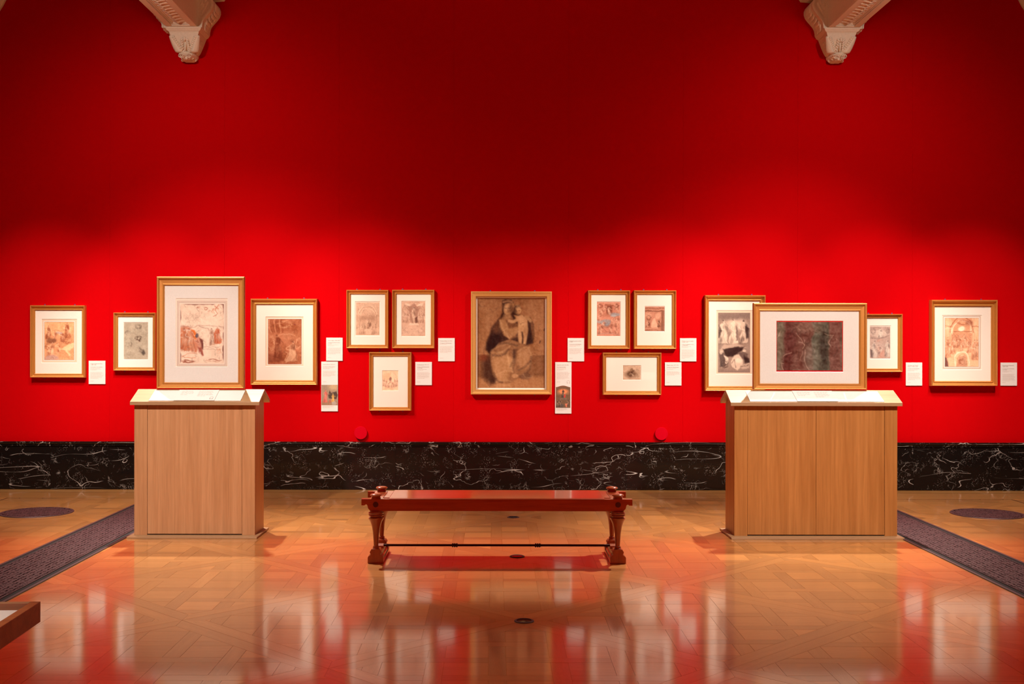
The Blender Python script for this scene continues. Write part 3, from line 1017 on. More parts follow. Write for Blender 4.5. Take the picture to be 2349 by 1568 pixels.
def plinth(sl, bo, ro, seams_px, ven, label):
    root = empty('display_plinth', ((sl[0] + sl[1]) / 2, 9.34, 0), label, 'plinth')
    MB().box(sl[0], sl[1], 9.10, 9.58, 0.0005, 0.0155).build('base_board', M['veneer_h'], root, bevel=0.0015)
    yb0, yb1 = 9.19, 9.54
    zt = 1.054
    MB().box(bo[0] + 0.004, bo[1] - 0.004, yb0 + 0.018, yb1 - 0.004, 0.0156, zt).build('carcass', M['skirt'], root)
    xs = [bo[0]] + [P(px_, 1080, yb0)[0] for px_ in seams_px] + [bo[1]]
    for i in range(len(xs) - 1):
        ends = i in (0, len(xs) - 2)
        MB().box(xs[i] + 0.001, xs[i + 1] - 0.001, yb0 + (0 if ends else 0.002), yb0 + 0.018, 0.0156 if ends else 0.024, zt).build('front_panel', ven, root, bevel=0.0012, loc=((xs[i] + xs[i + 1]) / 2, yb0, 0))
        MB().box(xs[i] + 0.001, xs[i + 1] - 0.001, yb1 - 0.004, yb1, 0.0156, zt).build('back_panel', ven, root, bevel=0.001)
    for xa, s in ((bo[0], 1), (bo[1], -1)):
        a, b = sorted((xa, xa + s * 0.006))
        ym = (yb0 + yb1) / 2
        pts = [(yb0 + 0.018, 0.0156), (yb1 - 0.004, 0.0156), (yb1 - 0.004, zt), (ym, Z_RD - 0.034), (yb0 + 0.018, zt)]
        MB().prism(pts, lambda u, w, t: (t, u, w), a, b).build('side_panel', ven, root, loc=((a + b) / 2, ym, 0))
    th = 0.026
    # two sloping top boards
    for sg, nm in ((1, 'sloping_top'), (-1, 'sloping_top')):
        ye = RF if sg == 1 else RB
        pts = [(ye, Z_EB), (ye, Z_ET), (RM, Z_RD), (RM, Z_RD - 0.029)]
        MB().prism(pts, lambda u, w, t: (t, u, w), ro[0], ro[1]).build(nm, M['veneer_h'], root, bevel=0.0012)
    return root


def roof_px(x, y):
    """where the line of sight through a pixel meets the front slope"""
    lo, hi = RF - 0.1, RM + 0.1
    for _ in range(40):
        mid = (lo + hi) / 2
        X, Z = P(x, y, mid)
        if Z > roof_z(mid): lo = mid      # sight line still above the slope
        else: hi = mid
    return P(x, y, lo)[0]


plinth((-2.902, -1.875), (-2.871, -1.909), (-2.893, -1.868), (337.7, 555.0), M['veneer_a'], 'narrow oak veneered display plinth carrying the portrait-format picture')
plinth((1.863, 3.228), (1.903, 3.201), (1.867, 3.227), (1715, 1872.4, 2029.3), M['veneer_b'], 'wide golden oak display plinth carrying the landscape-format picture')


def caption(xl, xr, lift, label, th=0.004, inset=0.0, text=None, icon=False):
    """white board on the front slope; xl, xr = world X at the front edge"""
    ya, yb = RF + 0.012 + inset, RM - 0.030
    m = MB()
    off = lift
    sl = math.atan2(Z_RD - Z_ET, RM - RF)
    oy, oz = -math.sin(sl) * off, math.cos(sl) * off
    root = empty('caption_board', ((xl + xr) / 2, ya + oy, roof_z(ya) + oz), label, 'caption board')
    sloped(m, xl, xr, xl, xr, ya + oy, roof_z(ya) + oz, yb + oy, roof_z(yb) + oz, th)
    m.build('board', M['board'], root, bevel=0.0008)
    if text:
        ob = flat_text(text, 'caption_text', root, M['ink_pale'], slope=(ya, yb, sl, oy, oz, th), x=xl)
    return root


def text_mesh(body, size, name, mat, parent, loc, rot=(math.pi / 2, 0, 0), spacing=1.0, extr=0.0003, fit=None):
    cu = bpy.data.curves.new(name, 'FONT')
    cu.body = body; cu.size = size; cu.extrude = extr; cu.resolution_u = 2
    cu.space_line = spacing
    to = bpy.data.objects.new(name + '_tmp', cu)
    COL.objects.link(to)
    dg = bpy.context.evaluated_depsgraph_get()
    me = bpy.data.meshes.new_from_object(to.evaluated_get(dg))
    bpy.data.objects.remove(to)
    me.name = name
    if fit:
        wid = max(v.co.x for v in me.vertices)
        if wid > fit: me.transform(Matrix.Diagonal((fit / wid, min(1.0, fit / wid * 1.15), 1, 1)))
    me.materials.clear(); me.materials.append(mat)
    o = bpy.data.objects.new(name, me)
    COL.objects.link(o)
    if parent: o.parent = parent
    o.location = Vector(loc) - (origin_of(parent) if parent else Vector((0, 0, 0)))
    o.rotation_euler = rot
    return o


def text_rows(m, x0, x1, z0, rows, pitch, h, y, seed, last=0.6):
    """rows of word-long bars, body text too small to read"""
    r = random.Random(seed)
    for i in range(rows):
        x = x0
        end = x0 + (x1 - x0) * (r.uniform(0.84, 1.0) if i < rows - 1 else last)
        while x < end - 0.004:
            L_ = min(r.uniform(0.006, 0.02), end - x)
            z = z0 - i * pitch
            m.add([(x, y, z), (x + L_, y, z), (x + L_, y, z + h), (x, y, z + h)], [(0, 1, 2, 3)])
            x += L_ + 0.0035


def slope_rows(root, xl, xr, y_from, y_to, rows, seed, sl, lift):
    """the same printed rows lying on a sloping caption board"""
    r = random.Random(seed)
    m = MB()
    for i in range(rows):
        y = y_to + (y_from - y_to) * (i + 0.5) / rows
        x = xl; end = xl + (xr - xl) * (r.uniform(0.85, 1.0) if i < rows - 1 else 0.55)
        while x < end - 0.005:
            L_ = min(r.uniform(0.008, 0.025), end - x)
            vs = []
            for (xx, yy) in ((x, y), (x + L_, y), (x + L_, y + 0.0035), (x, y + 0.0035)):
                vs.append((xx, yy - math.sin(sl) * lift, roof_z(yy) + math.cos(sl) * lift))
            m.add(vs, [(0, 1, 2, 3)])
            x += L_ + 0.005
    m.build('caption_text', M['ink_pale'], root, kind='stuff')


SL = math.atan2(Z_RD - Z_ET, RM - RF)
for (bl, br, tl, tr, nm, sd) in ((341, 552, 399.3, 492.4, 'portrait', 1), (1720, 2027, 1827, 1920, 'landscape', 2)):
    XA, XB_ = roof_px(bl, 919.5), roof_px(br, 919.5)
    caption(XA, XB_, 0.0005, 'wide blank white board on the sloping top below the %s-format picture' % nm)
    TA, TB = roof_px(tl, 918), roof_px(tr, 918)
    c = caption(TA, TB, 0.0055, 'white printed text board in the middle of the wide board below the %s-format picture' % nm, inset=-0.004)
    w = TB - TA
    slope_rows(c, TA + 0.03, TA + w * 0.42, RF + 0.09, RM - 0.05, 4, sd, SL, 0.0100)
    slope_rows(c, TA + w * 0.52, TB - 0.03, RF + 0.07, RM - 0.05, 6, sd + 9, SL, 0.0100)
    if sd == 1:      # headphone symbol
        m = MB(); cx_, cy_ = TB - 0.03, RF + 0.045
        def sp(x, y): return (x, y - math.sin(SL) * 0.0103, roof_z(y) + math.cos(SL) * 0.0103)
        for k in range(12):
            a0, a1 = math.pi * (k / 12) * 1.3 - 0.47, math.pi * ((k + 1) / 12) * 1.3 - 0.47
            m.add([sp(cx_ + 0.012 * math.cos(a0), cy_ + 0.02 * math.sin(a0)), sp(cx_ + 0.014 * math.cos(a0), cy_ + 0.023 * math.sin(a0)),
                   sp(cx_ + 0.014 * math.cos(a1), cy_ + 0.023 * math.sin(a1)), sp(cx_ + 0.012 * math.cos(a1), cy_ + 0.02 * math.sin(a1))], [(0, 1, 2, 3)])
        for s in (-1, 1):
            m.add([sp(cx_ + s * 0.011, cy_ - 0.022), sp(cx_ + s * 0.006, cy_ - 0.022), sp(cx_ + s * 0.006, cy_ - 0.006), sp(cx_ + s * 0.011, cy_ - 0.006)], [(0, 1, 2, 3)])
        m.build('headphone_symbol', M['ink'], c)

# ================================================================== bench
BX, BY0, BY1 = 0.0135, 8.095, 8.565
bench = empty('bench', (BX, (BY0 + BY1) / 2, 0), 'long polished red-brown wooden bench with turned legs and mushroom knobs', 'bench')
RAIL_T, RAIL_B = 0.451, 0.367
HL = 0.951
end = [(-HL, RAIL_T), (-HL, 0.406), (-HL + 0.024, 0.406), (-HL + 0.027, 0.411), (-HL + 0.033, 0.4135), (-HL + 0.039, 0.411), (-HL + 0.043, 0.403), (-HL + 0.045, 0.392),
       (-HL + 0.050, 0.381), (-HL + 0.060, 0.371), (-HL + 0.072, RAIL_B)]
prof = end + [(-x, z) for x, z in reversed(end)]
for y0 in (BY0 + 0.006, BY1 - 0.056):
    MB().prism(prof, lambda u, w, t: (BX + u, t, w), y0, y0 + 0.050).build('side_rail', M['bench'], bench, bevel=0.002)
# seat board with chamfered edges
sx = 0.755
pts = [(BY0 - 0.002, RAIL_T - 0.010), (BY0 - 0.002, RAIL_T - 0.004), (BY0 + 0.012, RAIL_T + 0.006), (BY1 - 0.012, RAIL_T + 0.006), (BY1 + 0.002, RAIL_T - 0.004), (BY1 + 0.002, RAIL_T - 0.010)]
pts2 = [(BY0 + 0.0565, RAIL_T - 0.022)] + [(BY0 + 0.0565, RAIL_T + 0.0005)] + [(BY0 + 0.001, RAIL_T + 0.0005), (BY0 + 0.012, RAIL_T + 0.006), (BY1 - 0.012, RAIL_T + 0.006), (BY1 - 0.001, RAIL_T + 0.0005), (BY1 - 0.0565, RAIL_T + 0.0005), (BY1 - 0.0565, RAIL_T - 0.022)]
MB().prism(pts2, lambda u, w, t: (BX + t, u, w), -sx, sx).build('seat', M['bench'], bench)
for s in (-1, 1):
    MB().box(BX + s * 0.85 - 0.045, BX + s * 0.85 + 0.045, BY0 + 0.057, BY1 - 0.057, RAIL_B + 0.01, RAIL_T).build('end_rail', M['bench'], bench, bevel=0.002)
    MB().box(*sorted((BX + s * 0.757, BX + s * 0.80)), BY0 + 0.0575, BY1 - 0.0575, RAIL_T - 0.03, RAIL_T + 0.004).build('seat_cleat', M['bench'], bench, bevel=0.002)
YP = (BY0 + 0.033, BY1 - 0.033)
knob = [(0.0001, 0.4512), (0.033, 0.4512), (0.032, 0.460), (0.030, 0.466), (0.034, 0.470), (0.041, 0.473), (0.043, 0.477), (0.040, 0.482), (0.030, 0.486), (0.016, 0.488), (0.0001, 0.4885)]
leg = [(0.0001, 0.3668), (0.043, 0.3668), (0.044, 0.360), (0.049, 0.357), (0.056, 0.352), (0.054, 0.347), (0.047, 0.343), (0.051, 0.340), (0.053, 0.336), (0.049, 0.331),
       (0.041, 0.329), (0.040, 0.323), (0.050, 0.321), (0.055, 0.318), (0.054, 0.312), (0.046, 0.298), (0.038, 0.280), (0.031, 0.258), (0.026, 0.232), (0.022, 0.205), (0.0195, 0.17),
       (0.0175, 0.14), (0.0165, 0.125), (0.0165, 0.121), (0.020, 0.119), (0.0225, 0.113), (0.022, 0.106), (0.024, 0.1045), (0.024, 0.101), (0.0001, 0.101)]
for s in (-1, 1):
    xk = BX + s * 0.850
    for yk in YP:
        MB().lathe(knob, xk, yk, 28).build('knob', M['bench_leg'], bench, smooth=50)
        MB().lathe(leg, xk, yk, 28).build('leg', M['bench_leg'], bench, smooth=50)
    for yy, sg in ((BY0 + 0.006, -1), (BY1 - 0.006, 1)):
        MB().lathe([(0.0001, yy + sg * 0.0015), (0.0195, yy + sg * 0.0015), (0.0195, yy - sg * 0.003), (0.0001, yy - sg * 0.003)], xk, 0.413, 24, 'Y').build('dowel_plug', M['bench_dark'], bench)
    # sled foot: ogee blocks at both ends, lower moulded beam between
    og = [(0.0555, 0.0005), (0.0555, 0.040), (0.053, 0.048), (0.045, 0.055), (0.037, 0.059), (0.035, 0.064), (0.036, 0.069), (0.040, 0.074), (0.0405, 0.082), (0.037, 0.089), (0.032, 0.092), (0.031, 0.1008)]
    og = og + [(-a, b) for a, b in reversed(og)]
    for ya, yb in ((BY0, BY0 + 0.085), (BY1 - 0.085, BY1)):
        MB().prism(og, lambda u, w, t: (xk + u, t, w), ya, yb).build('foot', M['bench_leg'], bench, bevel=0.002)
    lo = [(0.0555, 0.004), (0.0555, 0.030), (0.050, 0.036), (0.050, 0.046), (0.040, 0.052), (0.036, 0.070)]
    lo = lo + [(-a, b) for a, b in reversed(lo)]
    MB().prism(lo, lambda u, w, t: (xk + u, t, w), BY0 + 0.0852, BY1 - 0.0852).build('foot_beam', M['bench_leg'], bench, bevel=0.002)
    MB().prism([(-0.03, 0.0702), (0.03, 0.0702), (0.028, 0.088), (0.018, 0.094), (0.0, 0.102), (-0.018, 0.094), (-0.028, 0.088)], lambda u, w, t: (xk + t, (BY0 + BY1) / 2 + u, w), -0.036, 0.036).build('stretcher_block', M['bench_leg'], bench, bevel=0.002)
ym = (BY0 + BY1) / 2
x0, x1 = BX - 0.850 + 0.030, BX + 0.850 - 0.030
zr = 0.0885
rp = [(x0, ym, zr), (x1, ym, zr)]
st = MB().tube(rp, 0.0085, 16).build('stretcher_rod', M['rod'], bench, smooth=40)
for bx_ in (1043.3, 1233.5):
    xb = P(bx_, 1249, ym)[0]
    m = MB()
    for k in (-1, 0, 1):
        m.ellipsoid((xb + k * 0.0145, ym, zr), (0.0085, 0.0155, 0.0155), None, 16, 8)
    m.build('rod_beads', M['rod'], st, smooth=True)

# ================================================================== table display case at the lower left edge
TZ = 0.85
TY = F * (EYE - TZ) / (1380.0 - CY)
TX = P(93.3, 1381, TY)[0]
case = empty('display_case', (TX, TY, 0), 'corner of a low wooden table case with white lining at the lower left edge', 'display case')
CW, CD, RIM = 1.35, 1.15, 0.024
zb = TZ - 0.0555
def cb(name, x0, x1, y0, y1, z0, z1, mat, **k):
    return MB().box(TX + x0, TX + x1, TY + y0, TY + y1, z0, z1).build(name, mat, case, **k)
cb('case_side', -RIM, 0, -CD, -0.0005, zb, TZ, M['case'], bevel=0.0012)
cb('case_side', -CW, -CW + RIM, -CD, -0.0005, zb, TZ, M['case'], bevel=0.0012)
cb('case_end', -CW + RIM + 0.0005, -RIM - 0.0005, -RIM, 0, zb, TZ, M['veneer_h'], bevel=0.0012)
cb('case_end', -CW + RIM + 0.0005, -RIM - 0.0005, -CD, -CD + RIM, zb, TZ, M['veneer_h'], bevel=0.0012)
cb('lining', -CW + RIM, -RIM, -CD + RIM, -RIM, zb + 0.002, TZ - 0.018, M['case_in'])
for ax in (-0.36, -CW + 0.30):
    for ay in (-0.30, -CD + 0.30):
        cb('leg', ax - 0.03, ax + 0.03, ay - 0.03, ay + 0.03, 0.0005, zb - 0.0402, M['veneer_b'], bevel=0.003)
cb('apron', -CW + 0.25, -0.31, -CD + 0.25, -0.25, zb - 0.04, zb, M['veneer_b'])
case.rotation_euler = (0, 0, math.radians(2.5))

# ================================================================== red discs on the wall
for x_, y_, lab in ((828, 992, 'round red cover plate low on the wall left of the bench'), (1516.5, 994, 'round red cover plate low on the wall right of the bench')):
    X, Z = P(x_, y_, D)
    r = 14.8 * SW
    MB().lathe([(0.0001, D - 0.0005), (r * 0.95, D - 0.0005), (r * 0.95, D - 0.014), (r, D - 0.016), (r, D - 0.026), (r * 0.97, D - 0.029), (0.0001, D - 0.030)], X, Z, 40, 'Y').build('wall_disc', M['red_cover'], None, smooth=40, label=lab, cat='cover plate', group='red wall cover plates', loc=(X, D, Z))

# ================================================================== painting of the drawings (flat ink on paper)
class Art:
    def __init__(s, w, h, base):
        s.w, s.h = max(int(w), 24), max(int(h), 24)
        s.asp = s.h / s.w
        gx = (np.arange(s.w) + 0.5) / s.w; gy = (np.arange(s.h) + 0.5) / s.h
        s.X, s.Y = np.meshgrid(gx, gy * s.asp)
        s.c = np.empty((s.h, s.w, 3)); s.c[:] = np.array(base, float)
        s.rng = np.random.RandomState(s.w * 7 + s.h)

    def put(s, a, col):
        a = a[..., None]
        s.c = s.c * (1 - a) + np.array(col, float) * a
        return s

    def ell(s, cx, cy, rx, ry, col, al=1.0, soft=0.25, rot=0.0):
        X = s.X - cx; Y = s.Y - cy * s.asp
        ca, sa = math.cos(rot), math.sin(rot)
        u, v = (X * ca + Y * sa) / rx, (-X * sa + Y * ca) / (ry)
        d = np.sqrt(u * u + v * v)
        return s.put(al * np.clip((1 + soft / 2 - d) / soft, 0, 1), col)

    def poly(s, pts, col, al=1.0, soft=0.012):
        px = [p[0] for p in pts]; py = [p[1] * s.asp for p in pts]
        n = len(pts)
        ins = np.zeros(s.X.shape, bool); d2 = np.full(s.X.shape, 1e9)
        for i in range(n):
            j = (i + 1) % n
            x1, y1, x2, y2 = px[i], py[i], px[j], py[j]
            c = ((y1 > s.Y) != (y2 > s.Y)) & (s.X < (x2 - x1) * (s.Y - y1) / ((y2 - y1) or 1e-9) + x1)
            ins ^= c
            dx, dy = x2 - x1, y2 - y1
            t = np.clip(((s.X - x1) * dx + (s.Y - y1) * dy) / (dx * dx + dy * dy + 1e-12), 0, 1)
            d2 = np.minimum(d2, (s.X - x1 - t * dx) ** 2 + (s.Y - y1 - t * dy) ** 2)
        d = np.sqrt(d2) * np.where(ins, -1, 1)
        return s.put(al * np.clip(0.5 - d / soft, 0, 1), col)

    def line(s, pts, w, col, al=1.0, soft=0.008):
        P_ = [(p[0], p[1] * s.asp) for p in pts]
        if len(P_) > 2:     # smooth the polyline
            q = []
            for i in range(len(P_) - 1):
                p0 = P_[max(i - 1, 0)]; p1 = P_[i]; p2 = P_[i + 1]; p3 = P_[min(i + 2, len(P_) - 1)]
                for t in (0, 0.33, 0.66):
                    q.append(tuple(0.5 * (2 * p1[k] + (p2[k] - p0[k]) * t + (2 * p0[k] - 5 * p1[k] + 4 * p2[k] - p3[k]) * t * t + (3 * p1[k] - p0[k] - 3 * p2[k] + p3[k]) * t ** 3) for k in (0, 1)))
            q.append(P_[-1]); P_ = q
        d2 = np.full(s.X.shape, 1e9)
        for (x1, y1), (x2, y2) in zip(P_[:-1], P_[1:]):
            dx, dy = x2 - x1, y2 - y1
            t = np.clip(((s.X - x1) * dx + (s.Y - y1) * dy) / (dx * dx + dy * dy + 1e-12), 0, 1)
            d2 = np.minimum(d2, (s.X - x1 - t * dx) ** 2 + (s.Y - y1 - t * dy) ** 2)
        return s.put(al * np.clip(0.5 - (np.sqrt(d2) - w / 2) / soft, 0, 1), col)

    def noise(s, amp, cells, tint=(1, 1, 1), stretch=1.0):
        ny, nx = max(int(cells * s.asp / stretch), 2), max(int(cells), 2)
        g = s.rng.uniform(-1, 1, (ny + 1, nx + 1))
        fy = np.linspace(0, ny - 1e-6, s.h); fx = np.linspace(0, nx - 1e-6, s.w)
        iy, ix = fy.astype(int), fx.astype(int)
        ty, tx = (fy - iy)[:, None], (fx - ix)[None, :]
        ty = ty * ty * (3 - 2 * ty); tx = tx * tx * (3 - 2 * tx)
        a = g[iy][:, ix] * (1 - ty) * (1 - tx) + g[iy + 1][:, ix] * ty * (1 - tx) + g[iy][:, ix + 1] * (1 - ty) * tx + g[iy + 1][:, ix + 1] * ty * tx
        s.c = s.c + (a * amp)[..., None] * np.array(tint)
        return s

    def figure(s, x, foot, h, robe, dark, light, lean=0.0, w=1.0, skin=None, al=0.9, kneel=False, seed=0):
        """a robed person: h = height as a fraction of the sheet"""
        r = random.Random(seed + int(x * 991) + int(foot * 577))
        u = h * s.asp                       # height in widths of the sheet
        hw = u * 0.15 * w
        top = foot - h
        sway = r.choice((-1, 1)) * r.uniform(0.02, 0.05) * u
        hx = x + lean * h
        hd = h * (0.17 if kneel else 0.135)
        sh = top + hd * 1.15
        wa = sh + (foot - sh) * 0.38
        kn = sh + (foot - sh) * 0.70
        xm, xk = x + lean * h * 0.5 + sway, x - sway * 0.6
        body = [(hx - hw * 0.35, sh - 0.01), (hx + hw * 0.35, sh - 0.01), (hx + hw * 0.75, sh + hd * 0.5), (xm + hw * 0.6, wa), (xk + hw * r.uniform(0.9, 1.2), kn), (x + hw * r.uniform(0.9, 1.5), foot - 0.005),
                (x + hw * 0.2, foot + 0.004), (x - hw * r.uniform(0.9, 1.4), foot - 0.008), (xk - hw * r.uniform(0.8, 1.1), kn), (xm - hw * 0.62, wa), (hx - hw * 0.75, sh + hd * 0.5)]
        s.poly(body, robe, al, 0.03)
        s.ell(xk + hw * 0.25, (kn + wa) / 2, hw * 0.55, u * 0.16, light, al * 0.45, 1.2, r.uniform(-0.4, 0.4))
        s.ell(xm + hw * 0.45, (sh + wa) / 2, hw * 0.4, u * 0.12, dark, al * 0.55, 1.2, -0.2)
        s.ell(x - hw * 0.5, (kn + foot) / 2, hw * 0.4, u * 0.14, dark, al * 0.5, 1.2, 0.2)
        for k in range(6):                  # drapery folds swing around the knee
            t = r.uniform(-0.8, 0.8); t2 = r.uniform(-1.0, 1.0)
            s.line([(xm + hw * t * 0.55, r.uniform(sh + hd * 0.4, wa)), (xk + hw * (t + t2) * 0.5, kn - 0.02), (x + hw * t2, foot - r.uniform(0.01, 0.05))], 0.008, dark if k % 2 else light, 0.5 * al, 0.014)
        s.line([(hx - hw * 0.6, sh + hd * 0.35), (xm - hw * r.uniform(0.9, 1.3), sh + (wa - sh) * 0.7), (xm + hw * r.uniform(-0.4, 0.5), wa - hd * r.uniform(0.0, 0.5))], 0.020, light, 0.75 * al, 0.018)
        s.line([(hx + hw * 0.6, sh + hd * 0.35), (xm + hw * r.uniform(0.9, 1.5), sh + (wa - sh) * 0.6), (xm + hw * r.uniform(0.8, 2.0), wa - hd * r.uniform(0.2, 1.4))], 0.018, light if r.random() < 0.5 else robe, 0.75 * al, 0.016)
        for i in range(len(body) - 1):      # broken contour
            if r.random() < 0.6: s.line([body[i], body[i + 1]], 0.006, dark, 0.55 * al, 0.010)
        tilt = r.uniform(-0.5, 0.5)
        ex = hx + math.sin(tilt) * hd * 0.3 * s.asp
        s.ell(ex, top + hd * 0.52, hd * s.asp * 0.33, hd * s.asp * 0.43, skin or light, 0.9 * al, 0.5, tilt)
        s.ell(ex - math.copysign(0.15, tilt) * hd * s.asp, top + hd * 0.34, hd * s.asp * 0.36, hd * s.asp * 0.30, dark, 0.7 * al, 0.6, tilt)
        s.ell(ex + math.copysign(0.12, tilt) * hd * s.asp, top + hd * 0.62, hd * s.asp * 0.12, hd * s.asp * 0.10, dark, 0.45 * al, 1.0)
        return s

    def warp(s, amp, cells):
        """bend all contours a little so that nothing stays ruler-straight"""
        def fld(c):
            ny, nx = max(int(c * s.asp), 2), max(int(c), 2)
            g = s.rng.uniform(-1, 1, (ny + 2, nx + 2))
            fy = np.linspace(0, ny - 1e-6, s.h); fx = np.linspace(0, nx - 1e-6, s.w)
            iy, ix = fy.astype(int), fx.astype(int)
            ty, tx = (fy - iy)[:, None], (fx - ix)[None, :]
            ty = ty * ty * (3 - 2 * ty); tx = tx * tx * (3 - 2 * tx)
            return g[iy][:, ix] * (1 - ty) * (1 - tx) + g[iy + 1][:, ix] * ty * (1 - tx) + g[iy][:, ix + 1] * (1 - ty) * tx + g[iy + 1][:, ix + 1] * ty * tx
        jx = np.clip(np.arange(s.w)[None, :] + (fld(cells) + 0.5 * fld(cells * 2.3)) * amp * s.w, 0, s.w - 1.001)
        jy = np.clip(np.arange(s.h)[:, None] + (fld(cells) + 0.5 * fld(cells * 2.3)) * amp * s.w, 0, s.h - 1.001)
        ix, iy = jx.astype(int), jy.astype(int)
        tx, ty = (jx - ix)[..., None], (jy - iy)[..., None]
        c = s.c
        s.c = c[iy, ix] * (1 - tx) * (1 - ty) + c[iy, ix + 1] * tx * (1 - ty) + c[iy + 1, ix] * (1 - tx) * ty + c[iy + 1, ix + 1] * tx * ty
        return s

    def scribble(s, x, y, rx, ry, col, n=10, w=0.008, al=0.6, seed=1):
        r = random.Random(seed)
        for k in range(n):
            a = r.uniform(0, 6.28)
            pts = []
            for q in range(4):
                a += r.uniform(0.3, 1.2)
                rr = r.uniform(0.3, 1.0)
                pts.append((x + rx * rr * math.cos(a), y + ry * rr * math.sin(a)))
            s.line(pts, w, col, al * r.uniform(0.5, 1), 0.008)
        return s


def sketch(a, n, dark, light, al=0.35, size=0.10, seed=5):
    """many short chalk strokes that follow the tones already on the sheet"""
    r = random.Random(seed)
    lum = a.c.mean(2)
    med = float(np.median(lum))
    for k in range(n):
        x, y = r.uniform(0.03, 0.97), r.uniform(0.03, 0.97)
        v = lum[int(y * a.h), int(x * a.w)]
        if v > med + 6 and r.random() < 0.5: col = light
        elif v < med + 4: col = dark
        else: continue
        ang = r.choice((1.2, 1.9, 0.5, 2.6)) + r.uniform(-0.5, 0.5)
        L_ = size * r.uniform(0.4, 1.2)
        bx, by = r.uniform(-0.3, 0.3) * L_, r.uniform(-0.3, 0.3) * L_
        dx, dy = math.cos(ang) * L_ / 2, math.sin(ang) * L_ / 2 / a.asp
        a.line([(x - dx, y - dy), (x + bx, y + by), (x + dx, y + dy)], r.uniform(0.004, 0.011), col, al * r.uniform(0.4, 1.0), 0.012)
    return a


def art_A(w, h):
    a = Art(w, h, (232, 168, 122)); dk, md, lt = (140, 75, 50), (180, 110, 75), (250, 205, 165)
    a.noise(10, 8).poly([(0, 0.35), (1, 0.28), (1, 1), (0, 1)], (205, 135, 95), 0.5, 0.2)
    a.line([(0.12, 0.2), (0.4, 0.24), (0.75, 0.2)], 0.008, dk, 0.6)
    a.figure(0.13, 0.45, 0.36, md, dk, lt, 0.02).figure(0.78, 0.42, 0.40, md, dk, lt, -0.02, 1.4).figure(0.33, 0.52, 0.26, (190, 120, 85), dk, lt, 0.1, 1.3)
    a.figure(0.62, 0.52, 0.26, (185, 118, 85), dk, lt, -0.2, 1.5)
    a.ell(0.5, 0.30, 0.11, 0.05, (190, 165, 155), 0.7, 0.6).ell(0.25, 0.5, 0.16, 0.09, (135, 85, 62), 0.7, 0.6)
    for k in range(9): a.line([(0.55 + 0.04 * k, 0.42), (0.5 + 0.045 * k, 0.58)], 0.008, dk, 0.45)
    a.figure(0.2, 0.88, 0.34, (228, 165, 125), dk, lt, 0.12, 2.0, kneel=True).figure(0.5, 0.80, 0.24, (222, 155, 112), dk, lt, -0.25, 1.6, kneel=True)
    a.poly([(0.55, 0.72), (0.75, 0.62), (0.98, 0.55), (1, 0.68), (0.82, 0.76), (0.9, 0.86), (0.85, 0.88), (0.72, 0.75)], (245, 195, 150), 0.8, 0.03)
    a.poly([(0.05, 0.9), (0.3, 0.86), (0.45, 0.9), (0.5, 0.99), (0.02, 0.99)], (190, 150, 140), 0.7, 0.05).poly([(0.4, 0.78), (0.5, 0.8), (0.48, 0.95), (0.36, 0.88)], (225, 160, 120), 0.8, 0.03)
    a.scribble(0.15, 0.62, 0.14, 0.12, dk, 10, 0.012).scribble(0.8, 0.5, 0.2, 0.1, dk, 10, 0.010).noise(9, 40)
    return a


def art_B(w, h):
    a = Art(w, h, (172, 158, 138)); dk = (105, 92, 80); lt = (200, 188, 168)
    a.noise(7, 6).noise(7, 40)
    a.scribble(0.58, 0.12, 0.17, 0.08, dk, 16, 0.010, 0.6, 3).scribble(0.14, 0.30, 0.13, 0.09, dk, 9, 0.008, 0.5, 4)
    a.scribble(0.62, 0.43, 0.17, 0.08, (90, 70, 58), 16, 0.012, 0.7, 5).scribble(0.28, 0.58, 0.09, 0.08, dk, 10, 0.010, 0.6, 6)
    a.line([(0.4, 0.28), (0.55, 0.34), (0.8, 0.32)], 0.012, dk, 0.5).line([(0.2, 0.4), (0.35, 0.5), (0.55, 0.48)], 0.010, dk, 0.5)
    a.scribble(0.2, 0.83, 0.12, 0.08, dk, 8, 0.007, 0.4, 7)
    a.poly([(0.60, 0.64), (0.72, 0.70), (0.84, 0.74), (0.88, 0.84), (0.82, 0.90), (0.72, 0.85), (0.62, 0.78)], dk, 0.55, 0.05).ell(0.80, 0.82, 0.07, 0.10, (80, 72, 65), 0.6, 0.6)
    a.line([(0.61, 0.64), (0.66, 0.75), (0.78, 0.78)], 0.018, lt, 0.7).ell(0.63, 0.50, 0.03, 0.02, (80, 45, 35), 0.8)
    return a


